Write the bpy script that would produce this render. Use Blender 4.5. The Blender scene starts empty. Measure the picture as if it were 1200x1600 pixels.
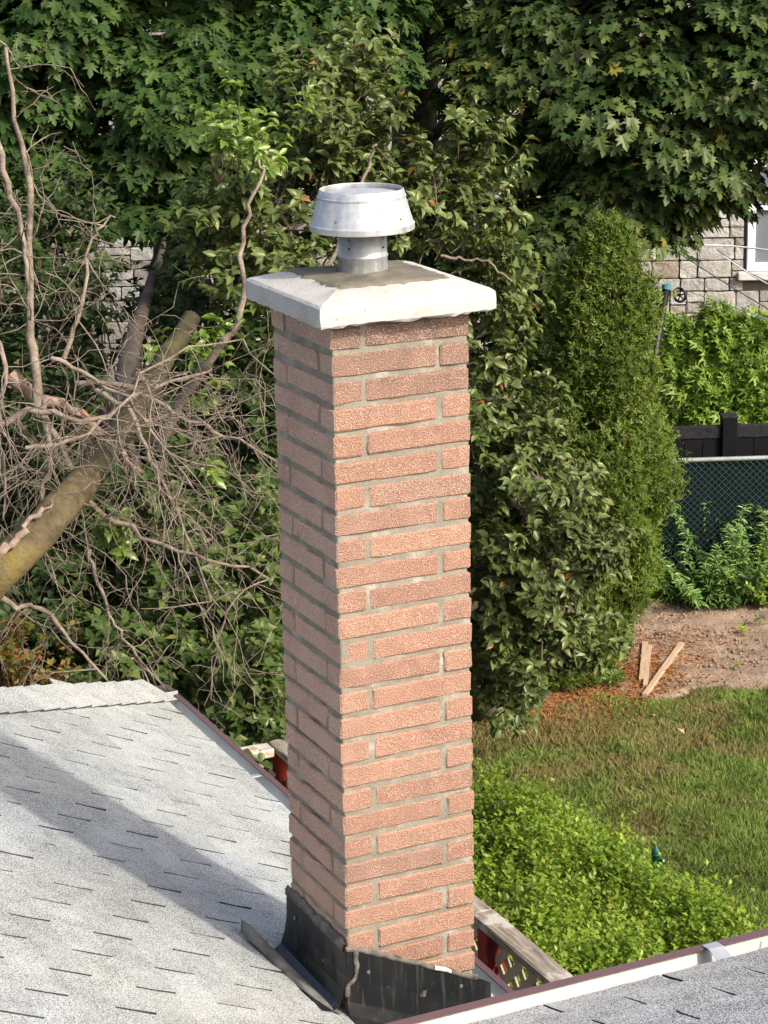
import bpy, bmesh, math, random
import numpy as np
from mathutils import Vector, Matrix

SC = bpy.context.scene
COL = SC.collection
R = math.radians

# ------------------------------------------------------------------ camera
ZT = 4.9                                   # top of the first brick course above the ground
FPX = 3559.0                               # focal length in pixels of a 1200 x 1600 picture
CAM = np.array([-2.204, -5.004, 1.09 + ZT])
YAW, PIT, ROL = R(64.966), R(-15.947), R(-1.162)
FW = np.array([math.cos(PIT)*math.cos(YAW), math.cos(PIT)*math.sin(YAW), math.sin(PIT)])
_rt = np.array([math.sin(YAW), -math.cos(YAW), 0.0])
_up = np.cross(_rt, FW)
RT = math.cos(ROL)*_rt + math.sin(ROL)*_up
UP = -math.sin(ROL)*_rt + math.cos(ROL)*_up
cam = bpy.data.cameras.new('camera')
cam.sensor_fit = 'VERTICAL'; cam.sensor_height = 36.0; cam.sensor_width = 27.0
cam.lens = FPX/1600*36.0
cam.clip_start = 0.05; cam.clip_end = 500
co = bpy.data.objects.new('camera', cam); COL.objects.link(co)
co.matrix_world = Matrix(((RT[0], UP[0], -FW[0], CAM[0]), (RT[1], UP[1], -FW[1], CAM[1]),
                          (RT[2], UP[2], -FW[2], CAM[2]), (0, 0, 0, 1)))
SC.camera = co

# ------------------------------------------------------------------ world, sun, exposure
SUN_EL = R(37); SUN_XY = np.array([0.40, -0.917])      # horizontal direction towards the sun
w = bpy.data.worlds.new('World'); SC.world = w; w.use_nodes = True
nt = w.node_tree; nt.nodes.clear()
sky = nt.nodes.new('ShaderNodeTexSky'); sky.sky_type = 'NISHITA'; sky.sun_disc = False
sky.dust_density = 5.0; sky.air_density = 0.8; sky.ozone_density = 0.5; sky.sun_elevation = SUN_EL; sky.sun_rotation = math.atan2(SUN_XY[0], SUN_XY[1])
bg = nt.nodes.new('ShaderNodeBackground'); bg.inputs['Strength'].default_value = 0.15
wo = nt.nodes.new('ShaderNodeOutputWorld')
nt.links.new(sky.outputs[0], bg.inputs[0]); nt.links.new(bg.outputs[0], wo.inputs[0])
sl = bpy.data.lights.new('sun', 'SUN'); sl.energy = 2.2; sl.angle = R(2.4); sl.color = (1, 0.95, 0.86)
so = bpy.data.objects.new('sun', sl); COL.objects.link(so)
sdir = Vector((-SUN_XY[0]*math.cos(SUN_EL), -SUN_XY[1]*math.cos(SUN_EL), -math.sin(SUN_EL)))
so.rotation_euler = sdir.to_track_quat('-Z', 'Y').to_euler(); so.location = (8, -18, 20)
SC.view_settings.view_transform = 'Standard'; SC.view_settings.look = 'None'
SC.view_settings.exposure = 0.80; SC.view_settings.gamma = 1.0
SC.view_settings.use_curve_mapping = False
SC.cycles.max_bounces = 6; SC.cycles.diffuse_bounces = 3; SC.cycles.glossy_bounces = 2
SC.cycles.transmission_bounces = 4; SC.cycles.transparent_max_bounces = 4

# ------------------------------------------------------------------ helpers
rng = np.random.default_rng(11); random.seed(5)

def ray(u, v):
    return FW + (u-600)/FPX*RT - (v-800)/FPX*UP
def at(u, v, d):
    r = ray(u, v); return CAM + r/np.linalg.norm(r)*d
def onz(u, v, z):
    r = ray(u, v); return CAM + r*(z-CAM[2])/r[2]
def topx(p):
    d = np.asarray(p, float)-CAM; z = d@FW
    return 600+FPX*(d@RT)/z, 800-FPX*(d@UP)/z, z
def nz(a):
    return a/np.maximum(np.linalg.norm(a, axis=-1, keepdims=True), 1e-9)

def tag(o, label=None, cat=None, group=None, kind=None):
    if label: o['label'] = label
    if cat: o['category'] = cat
    if group: o['group'] = group
    if kind: o['kind'] = kind
    return o
def thing(name, label, cat, loc=(0, 0, 0), group=None, rotz=0):
    o = bpy.data.objects.new(name, None); COL.objects.link(o)
    o.empty_display_size = 0.1
    o.location = loc; o.rotation_euler = (0, 0, rotz)
    return tag(o, label, cat, group)
def link(name, me, mat=None, parent=None, loc=None):
    if mat is not None and not me.materials: me.materials.append(mat)
    o = bpy.data.objects.new(name, me); COL.objects.link(o)
    if parent is not None: o.parent = parent
    if loc is not None: o.location = loc
    return o
def mesh_from(name, verts, faces, smooth=False):
    me = bpy.data.meshes.new(name)
    me.from_pydata([tuple(map(float, v)) for v in verts], [], [tuple(f) for f in faces])
    if smooth: me.polygons.foreach_set('use_smooth', [True]*len(me.polygons))
    me.update(); return me
def np_mesh(name, V, loops, counts, smooth=False):
    me = bpy.data.meshes.new(name)
    me.vertices.add(len(V)); me.vertices.foreach_set('co', np.ascontiguousarray(V, np.float32).ravel())
    me.loops.add(len(loops)); me.loops.foreach_set('vertex_index', np.ascontiguousarray(loops, np.int32))
    me.polygons.add(len(counts))
    st = np.zeros(len(counts), np.int32); st[1:] = np.cumsum(counts)[:-1]
    me.polygons.foreach_set('loop_start', st)
    if smooth: me.polygons.foreach_set('use_smooth', np.ones(len(counts), bool))
    me.update(calc_edges=True); me.validate(); return me
def bm_mesh(name, bm, smooth=False):
    me = bpy.data.meshes.new(name); bm.normal_update(); bm.to_mesh(me); bm.free()
    if smooth: me.polygons.foreach_set('use_smooth', [True]*len(me.polygons))
    me.update(); return me
def box_bm(sx, sy, sz, bev=0.0, cuts=(0, 0, 0), jit=0.0, c=(0, 0, 0), rs=None, bm=None, segs=1):
    b = bmesh.new()
    bmesh.ops.create_cube(b, size=1.0)
    for v in b.verts: v.co = Vector((v.co.x*sx, v.co.y*sy, v.co.z*sz))
    if bev > 0: bmesh.ops.bevel(b, geom=list(b.edges), offset=bev, segments=segs, profile=0.6, affect='EDGES')
    for ax in range(3):
        s = (sx, sy, sz)[ax]
        for k in range(cuts[ax]):
            co_ = [0, 0, 0]; co_[ax] = -s/2 + s*(k+1)/(cuts[ax]+1)
            no = [0, 0, 0]; no[ax] = 1
            bmesh.ops.bisect_plane(b, geom=list(b.verts)+list(b.edges)+list(b.faces), plane_co=co_, plane_no=no)
    r_ = rs or random
    for v in b.verts:
        if jit: v.co += Vector((r_.uniform(-1, 1), r_.uniform(-1, 1), r_.uniform(-1, 1)))*jit
        v.co += Vector(c)
    return b
def box(name, sx, sy, sz, mat, parent=None, loc=(0, 0, 0), bev=0.0, rot=(0, 0, 0), cuts=(0, 0, 0), jit=0.0):
    o = link(name, bm_mesh(name, box_bm(sx, sy, sz, bev, cuts, jit)), mat, parent, loc)
    o.rotation_euler = rot; return o
def tube_arrays(paths, sides=5):
    """paths: list of (points Nx3, radii N). returns V, loops, counts"""
    Vs, Ls, n0 = [], [], 0
    ang = np.arange(sides)*2*np.pi/sides
    for pts, rad in paths:
        pts = np.asarray(pts, float); rad = np.asarray(rad, float); n = len(pts)
        t = np.gradient(pts, axis=0); t = nz(t)
        ref = np.array([0.31, 0.12, 0.94]) if abs(t[0] @ np.array([0.31, 0.12, 0.94])) < 0.9 else np.array([0.9, 0.4, 0.1])
        a = nz(np.cross(t, ref)); b = np.cross(t, a)
        V = pts[:, None, :] + rad[:, None, None]*(np.cos(ang)[None, :, None]*a[:, None, :] + np.sin(ang)[None, :, None]*b[:, None, :])
        Vs.append(V.reshape(-1, 3))
        i = np.arange(n-1)[:, None]*sides; j = np.arange(sides)[None, :]; jn = (j+1) % sides
        q = np.stack([i+j, i+jn, i+sides+jn, i+sides+j], -1).reshape(-1)
        Ls.append(q+n0); n0 += n*sides
    V = np.concatenate(Vs); L = np.concatenate(Ls)
    return V, L, np.full(len(L)//4, 4)
def tubes(name, paths, mat, parent=None, base=(0, 0, 0), sides=5):
    V, L, c = tube_arrays(paths, sides)
    o = link(name, np_mesh(name, V-np.asarray(base), L, c, True), mat, parent)
    if name in ('twigs', 'stems'): tag(o, kind='stuff')
    return o
def smooth_path(pts, n, wob=0.0, r=None):
    pts = np.asarray(pts, float)
    k = len(pts); s = np.linspace(0, k-1, n); out = np.zeros((n, pts.shape[1]))
    P = np.vstack([2*pts[0]-pts[1], pts, 2*pts[-1]-pts[-2]])
    for m, x in enumerate(s):
        i = min(int(x), k-2); t = x-i
        p0, p1, p2, p3 = P[i], P[i+1], P[i+2], P[i+3]
        out[m] = 0.5*((2*p1)+(-p0+p2)*t+(2*p0-5*p1+4*p2-p3)*t*t+(-p0+3*p1-3*p2+p3)*t**3)
    if wob: out[1:-1, :3] += rng.normal(0, wob, (n-2, 3))
    return out
def lathe(prof, n=48, close=False):
    V = []; F = []
    for r, z in prof:
        for k in range(n):
            a = 2*math.pi*k/n; V.append((r*math.cos(a), r*math.sin(a), z))
    for i in range(len(prof)-1):
        for k in range(n):
            F.append((i*n+k, i*n+(k+1) % n, (i+1)*n+(k+1) % n, (i+1)*n+k))
    return V, F

# ------------------------------------------------------------------ materials
class NT:
    def __init__(s, name):
        s.m = bpy.data.materials.new(name); s.m.use_nodes = True
        s.t = s.m.node_tree; s.t.nodes.clear()
        s.out = s.t.nodes.new('ShaderNodeOutputMaterial')
    def n(s, typ, **kw):
        x = s.t.nodes.new(typ)
        for k, v in kw.items(): setattr(x, k, v)
        return x
    def l(s, a, b): s.t.links.new(a, b)
    def noise(s, vec, scale, detail=3, rough=0.55, dist=0.0):
        x = s.n('ShaderNodeTexNoise'); x.inputs['Scale'].default_value = scale
        x.inputs['Detail'].default_value = detail; x.inputs['Roughness'].default_value = rough
        x.inputs['Distortion'].default_value = dist
        if vec is not None: s.l(vec, x.inputs['Vector'])
        return x.outputs['Fac']
    def ramp(s, fac, stops, interp='LINEAR'):
        x = s.n('ShaderNodeValToRGB'); x.color_ramp.interpolation = interp
        e = x.color_ramp.elements
        while len(e) < len(stops): e.new(0.5)
        for el, (p, c) in zip(e, stops):
            el.position = p; el.color = (c, c, c, 1) if isinstance(c, (int, float)) else (*c, 1)
        s.l(fac, x.inputs[0]); return x.outputs[0]
    def mix(s, fac, a, b, blend='MIX'):
        x = s.n('ShaderNodeMix', data_type='RGBA', blend_type=blend)
        for inp, val in ((x.inputs[0], fac), (x.inputs[6], a), (x.inputs[7], b)):
            if isinstance(val, (int, float)): inp.default_value = val
            elif isinstance(val, tuple): inp.default_value = (*val, 1)
            else: s.l(val, inp)
        return x.outputs[2]
    def math(s, op, a, b=0.0, clamp=False):
        x = s.n('ShaderNodeMath', operation=op); x.use_clamp = clamp
        for i, val in enumerate((a, b)):
            if isinstance(val, (int, float)): x.inputs[i].default_value = val
            else: s.l(val, x.inputs[i])
        return x.outputs[0]
    def pos(s): return s.n('ShaderNodeNewGeometry').outputs['Position']
    def obj(s): return s.n('ShaderNodeTexCoord').outputs['Object']
    def rnd(s): return s.n('ShaderNodeObjectInfo').outputs['Random']
    def sep(s, v):
        x = s.n('ShaderNodeSeparateXYZ'); s.l(v, x.inputs[0]); return x.outputs
    def vadd(s, a, b, op='ADD'):
        x = s.n('ShaderNodeVectorMath', operation=op)
        for i, val in enumerate((a, b)):
            if isinstance(val, tuple): x.inputs[i].default_value = val
            else: s.l(val, x.inputs[i])
        return x.outputs[0]
    def objrand_vec(s, scale=50.0):
        r = s.math('MULTIPLY', s.rnd(), scale)
        return s.vadd(s.obj(), r)
    def bump(s, h, strength=0.5, dist=0.01):
        x = s.n('ShaderNodeBump'); x.inputs['Strength'].default_value = strength
        x.inputs['Distance'].default_value = dist; s.l(h, x.inputs['Height']); return x.outputs[0]
    def bsdf(s, col, rough=0.8, metal=0.0, normal=None, spec=0.5):
        x = s.n('ShaderNodeBsdfPrincipled')
        for inp, val in ((x.inputs['Base Color'], col), (x.inputs['Roughness'], rough), (x.inputs['Metallic'], metal)):
            if isinstance(val, (int, float)): inp.default_value = val
            elif isinstance(val, tuple): inp.default_value = (*val, 1)
            else: s.l(val, inp)
        x.inputs['Specular IOR Level'].default_value = spec
        if normal is not None: s.l(normal, x.inputs['Normal'])
        s.l(x.outputs[0], s.out.inputs[0]); return s.m

def m_plain(name, col, rough=0.7, metal=0.0, var=0.25, scale=12.0, bump=0.2, bscale=60.0, spec=0.4):
    s = NT(name); v = s.objrand_vec(20)
    f = s.ramp(s.noise(v, scale, 4), [(0.25, 1-var), (0.75, 1+var*0.6)])
    c = s.mix(1.0, col, f, 'MULTIPLY')
    nb = s.bump(s.noise(v, bscale, 3), bump, 0.004)
    return s.bsdf(c, rough, metal, nb, spec)

def m_brick():
    s = NT('pebbled_brick'); v = s.objrand_vec(37)
    r = s.rnd()
    basec = s.ramp(r, [(0.0, (0.315, 0.172, 0.122)), (0.3, (0.385, 0.206, 0.142)), (0.6, (0.415, 0.232, 0.160)), (0.85, (0.35, 0.182, 0.124)), (1.0, (0.32, 0.190, 0.146))])
    basec = s.mix(1.0, basec, s.ramp(s.noise(v, 14, 3), [(0.3, 0.86), (0.7, 1.10)]), 'MULTIPLY')
    n1 = s.noise(v, 300, 2, 0.5); n2 = s.noise(s.vadd(v, (3.1, 1.7, 9.2)), 330, 2, 0.5)
    c = s.mix(s.ramp(n1, [(0.52, 0.0), (0.66, 0.55)]), basec, (0.66, 0.52, 0.38))
    c = s.mix(s.ramp(n2, [(0.54, 0.0), (0.68, 0.48)]), c, (0.14, 0.06, 0.04))
    p = s.pos(); z = s.sep(p)[2]
    # soot under the cap: strongest in the top courses, broken up
    wv = s.math('ADD', z, s.math('MULTIPLY', s.noise(p, 7, 4), 0.34))
    soot = s.ramp(s.math('MULTIPLY', s.math('SUBTRACT', wv, 4.79), 2.8, True), [(0.0, 0.0), (0.40, 0.45), (0.8, 0.95)])
    soot = s.math('MULTIPLY', soot, s.ramp(s.noise(p, 16, 4), [(0.3, 0.5), (0.65, 1.0)]))
    c = s.mix(soot, c, s.mix(s.ramp(n1, [(0.5, 0.0), (0.66, 0.7)]), (0.085, 0.066, 0.058), (0.46, 0.38, 0.32)))
    # faint lime bloom; left face painted paler in place of fill light
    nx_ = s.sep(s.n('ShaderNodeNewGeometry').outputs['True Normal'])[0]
    left_fill = s.ramp(s.math('MULTIPLY', nx_, -1.0), [(0.35, 0.0), (0.75, 1.0)])
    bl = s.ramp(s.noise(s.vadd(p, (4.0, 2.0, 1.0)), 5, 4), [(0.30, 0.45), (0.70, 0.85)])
    c = s.mix(s.math('MULTIPLY', s.math('ADD', s.math('MULTIPLY', left_fill, 0.90), 0.10), bl), c, s.mix(s.ramp(n1, [(0.45, 0.0), (0.62, 0.8)]), (0.58, 0.375, 0.285), (0.88, 0.68, 0.55)))
    h = s.math('ADD', s.math('MULTIPLY', n1, 1.0), s.math('MULTIPLY', n2, -0.8))
    return s.bsdf(c, 0.92, 0, s.bump(h, 0.9, 0.006), 0.2)
def m_mortar():
    s = NT('mortar'); p = s.pos()
    c = s.ramp(s.noise(p, 12, 5, 0.6), [(0.3, (0.19, 0.175, 0.135)), (0.54, (0.26, 0.24, 0.19)), (0.68, (0.38, 0.365, 0.315))])
    c = s.mix(s.ramp(s.noise(p, 150, 2), [(0.55, 0.0), (0.7, 0.4)]), c, (0.12, 0.10, 0.08))
    return s.bsdf(c, 0.95, 0, s.bump(s.noise(p, 160, 3), 0.6, 0.004), 0.15)
def m_concrete(name, base, dark, light, sc=9.0, pits=True):
    s = NT(name); p = s.pos()
    c = s.ramp(s.noise(p, sc, 6, 0.6), [(0.25, dark), (0.5, base), (0.78, light)])
    c = s.mix(s.ramp(s.noise(p, 130, 2), [(0.6, 0.0), (0.75, 0.35)]), c, dark)
    h = s.noise(p, 110, 4)
    if pits:
        vo = s.n('ShaderNodeTexVoronoi'); vo.inputs['Scale'].default_value = 34; s.l(p, vo.inputs['Vector'])
        pit = s.ramp(vo.outputs['Distance'], [(0.06, 1.0), (0.10, 0.0)])
        pit = s.math('MULTIPLY', pit, s.ramp(s.noise(p, 8, 2), [(0.52, 0.0), (0.6, 1.0)]))
        c = s.mix(s.math('MULTIPLY', pit, 0.8), c, (0.12, 0.11, 0.09))
    return s.bsdf(c, 0.93, 0, s.bump(h, 0.35, 0.006), 0.15)
def m_galv(name, tint=(0.62, 0.64, 0.66), rough=0.42, metal=0.75):
    s = NT(name); o = s.obj(); x = s.sep(o)
    a = s.math('ARCTAN2', x[1], x[0])
    cv = s.n('ShaderNodeCombineXYZ'); s.l(a, cv.inputs[0]); s.l(s.math('MULTIPLY', x[2], 0.25), cv.inputs[1])
    st = s.noise(cv.outputs[0], 5.0, 3, 0.6)
    sp = s.noise(o, 60, 4, 0.6)
    f = s.mix(0.5, st, sp)
    c = s.mix(1.0, tint, s.ramp(f, [(0.35, 0.80), (0.65, 1.15)]), 'MULTIPLY')
    c = s.mix(s.ramp(sp, [(0.58, 0.0), (0.72, 0.35)]), c, (0.60, 0.60, 0.58))
    ro = s.ramp(st, [(0.38, rough-0.14), (0.62, rough+0.22)])
    return s.bsdf(c, ro, metal, s.bump(s.noise(o, 25, 3), 0.06, 0.004))
def m_shingle(name, light=(0.475, 0.495, 0.485), dark=(0.125, 0.13, 0.13), lo=0.38, hi=0.53):
    s = NT(name); p = s.pos()
    g = s.noise(p, 270, 2, 0.6)
    big = s.noise(p, 2.3, 5, 0.55)
    mid = s.noise(p, 11, 4, 0.6)
    wear = s.math('ADD', s.math('MULTIPLY', big, 0.5), s.math('MULTIPLY', mid, 0.5))
    off = s.ramp(wear, [(0.38, 0.08), (0.62, -0.02)])
    gg = s.math('SUBTRACT', g, off)
    c = s.ramp(gg, [(lo-0.04, dark), (lo+0.05, (0.30, 0.30, 0.29)), (hi-0.05, light), (0.75, (0.57, 0.575, 0.545))])
    c = s.mix(1.0, c, s.ramp(s.rnd(), [(0.0, 0.90), (1.0, 1.06)]), 'MULTIPLY')
    tone = s.ramp(s.noise(s.vadd(p, (7, 3, 0)), 1.6, 3), [(0.35, (0.96, 0.985, 1.0)), (0.65, (1.0, 0.995, 0.955))])
    c = s.mix(1.0, c, tone, 'MULTIPLY')
    return s.bsdf(c, 0.95, 0, s.bump(g, 0.6, 0.004), 0.15)
def m_leaf(name, cols, trans=0.30, gloss=0.06, rough=0.38, odd=None, oddf=0.02):
    s = NT(name)
    isl = s.n('ShaderNodeNewGeometry').outputs['Random Per Island']
    r = s.math('FRACT', s.math('ADD', isl, s.rnd()))
    k = len(cols)
    c = s.ramp(r, [(i/(k-1), q) for i, q in enumerate(cols)])
    pn = s.noise(s.pos(), 1.3, 2)
    c = s.mix(1.0, c, s.ramp(pn, [(0.3, 0.78), (0.7, 1.22)]), 'MULTIPLY')
    if odd is not None:
        r2 = s.math('FRACT', s.math('MULTIPLY', r, 37.7))
        c = s.mix(s.ramp(r2, [(1-oddf-0.001, 0.0), (1-oddf, 1.0)]), c, odd)
    d = s.n('ShaderNodeBsdfDiffuse'); s.l(c, d.inputs[0])
    t = s.n('ShaderNodeBsdfTranslucent'); s.l(s.mix(1.0, c, (1.25, 1.35, 0.55), 'MULTIPLY'), t.inputs[0])
    m1 = s.n('ShaderNodeMixShader'); m1.inputs[0].default_value = trans
    s.l(d.outputs[0], m1.inputs[1]); s.l(t.outputs[0], m1.inputs[2])
    g = s.n('ShaderNodeBsdfGlossy'); g.inputs['Roughness'].default_value = rough
    g.inputs[0].default_value = (0.95, 0.92, 0.70, 1)
    m2 = s.n('ShaderNodeMixShader'); m2.inputs[0].default_value = gloss
    s.l(m1.outputs[0], m2.inputs[1]); s.l(g.outputs[0], m2.inputs[2])
    s.l(m2.outputs[0], s.out.inputs[0]); return s.m
def m_bark(name, a, b, lichen=None, sc=9.0, lf=(0.55, 0.68)):
    s = NT(name); p = s.pos()
    c = s.ramp(s.noise(p, sc, 6, 0.65), [(0.3, a), (0.68, b)])
    if lichen is not None:
        c = s.mix(s.ramp(s.noise(s.vadd(p, (2, 5, 1)), 5, 4, 0.6), [(lf[0], 0.0), (lf[1], 0.85)]), c, lichen)
    return s.bsdf(c, 0.9, 0, s.bump(s.noise(p, 45, 5, 0.6), 0.8, 0.012), 0.2)
def m_stone():
    s = NT('ashlar_stone'); r = s.rnd(); v = s.objrand_vec(31)
    c = s.ramp(r, [(0.0, (0.30, 0.27, 0.235)), (0.3, (0.41, 0.39, 0.355)), (0.55, (0.33, 0.325, 0.31)), (0.78, (0.47, 0.455, 0.425)), (0.9, (0.24, 0.215, 0.19)), (1.0, (0.42, 0.33, 0.25))])
    c = s.mix(1.0, c, s.ramp(s.noise(s.pos(), 9, 5, 0.65), [(0.28, 0.72), (0.72, 1.18)]), 'MULTIPLY')
    return s.bsdf(c, 0.92, 0, s.bump(s.noise(s.pos(), 22, 5, 0.6), 0.8, 0.03), 0.2)
def m_ground():
    s = NT('lawn_ground'); p = s.pos()
    dry = s.noise(p, 1.1, 4, 0.6)
    c = s.ramp(dry, [(0.35, (0.075, 0.085, 0.025)), (0.6, (0.12, 0.10, 0.045))])
    c = s.mix(1.0, c, s.ramp(s.noise(p, 40, 3), [(0.3, 0.6), (0.7, 1.2)]), 'MULTIPLY')
    return s.bsdf(c, 0.95, 0, s.bump(s.noise(p, 50, 4), 0.8, 0.02), 0.1)
def m_soil():
    s = NT('dry_soil'); p = s.pos()
    c = s.ramp(s.noise(p, 6, 6, 0.65), [(0.3, (0.24, 0.165, 0.115)), (0.55, (0.37, 0.27, 0.195)), (0.75, (0.46, 0.35, 0.26))])
    c = s.mix(s.ramp(s.noise(p, 60, 3), [(0.6, 0.0), (0.68, 0.7)]), c, (0.07, 0.05, 0.035))
    c = s.mix(s.ramp(s.noise(s.vadd(p, (9, 1, 4)), 85, 2), [(0.68, 0.0), (0.73, 0.8)]), c, (0.52, 0.46, 0.38))
    return s.bsdf(c, 0.96, 0, s.bump(s.noise(p, 30, 6, 0.7), 0.9, 0.03), 0.1)
def m_grass():
    s = NT('grass_blade')
    isl = s.n('ShaderNodeNewGeometry').outputs['Random Per Island']; p = s.pos()
    g = s.ramp(isl, [(0.0, (0.13, 0.22, 0.038)), (0.5, (0.195, 0.285, 0.062)), (0.8, (0.29, 0.325, 0.105)), (1.0, (0.11, 0.185, 0.047))])
    g = s.mix(1.0, g, s.ramp(s.noise(s.vadd(p, (11, 7, 0)), 2.2, 4), [(0.32, 0.68), (0.68, 1.25)]), 'MULTIPLY')
    y = s.ramp(isl, [(0.0, (0.25, 0.185, 0.085)), (0.6, (0.32, 0.24, 0.12)), (1.0, (0.22, 0.185, 0.075))])
    q = s.sep(p)
    # drier where the cedar's roots take the water
    dx = s.math('SUBTRACT', q[0], 5.3); dy = s.math('SUBTRACT', q[1], 8.2)
    dd = s.math('SQRT', s.math('ADD', s.math('MULTIPLY', dx, dx), s.math('MULTIPLY', dy, dy)))
    nearc = s.ramp(s.math('DIVIDE', dd, 2.6), [(0.15, 0.22), (1.0, 0.0)])
    dry = s.math('ADD', s.noise(p, 1.5, 5, 0.65), nearc)
    dry = s.math('ADD', dry, s.math('MULTIPLY', isl, 0.10))
    c = s.mix(s.ramp(dry, [(0.63, 0.0), (0.82, 0.82)]), g, y)
    d = s.n('ShaderNodeBsdfDiffuse'); s.l(c, d.inputs[0])
    t = s.n('ShaderNodeBsdfTranslucent'); s.l(c, t.inputs[0])
    m1 = s.n('ShaderNodeMixShader'); m1.inputs[0].default_value = 0.3
    s.l(d.outputs[0], m1.inputs[1]); s.l(t.outputs[0], m1.inputs[2])
    s.l(m1.outputs[0], s.out.inputs[0]); return s.m
def m_flash():
    s = NT('black_flashing'); p = s.pos()
    cv = s.n('ShaderNodeMapping'); s.l(p, cv.inputs[0]); cv.inputs['Scale'].default_value = (60, 60, 3)
    st = s.noise(cv.outputs[0], 1.0, 3, 0.6)
    c = s.ramp(st, [(0.55, (0.011, 0.012, 0.013)), (0.75, (0.05, 0.05, 0.047))])
    c = s.mix(s.ramp(s.noise(p, 22, 5, 0.7), [(0.60, 0.0), (0.72, 0.5)]), c, (0.13, 0.12, 0.10))
    return s.bsdf(c, s.ramp(s.noise(p, 9, 4), [(0.3, 0.28), (0.7, 0.5)]), 0.0, s.bump(s.noise(p, 9, 3), 0.2, 0.01), 0.5)
def m_wood(name, a, b, c3=None, ax=(1, 12, 12), sc=6.0):
    s = NT(name); o = s.objrand_vec(9)
    mp = s.n('ShaderNodeMapping'); s.l(o, mp.inputs[0]); mp.inputs['Scale'].default_value = ax
    f = s.noise(mp.outputs[0], sc, 5, 0.65)
    c = s.ramp(f, [(0.3, a), (0.68, b)])
    if c3 is not None:
        c = s.mix(s.ramp(s.noise(o, 7, 5, 0.65), [(0.52, 0.0), (0.6, 0.9)]), c, c3)
    return s.bsdf(c, 0.85, 0, s.bump(f, 0.6, 0.008), 0.2)

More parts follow.
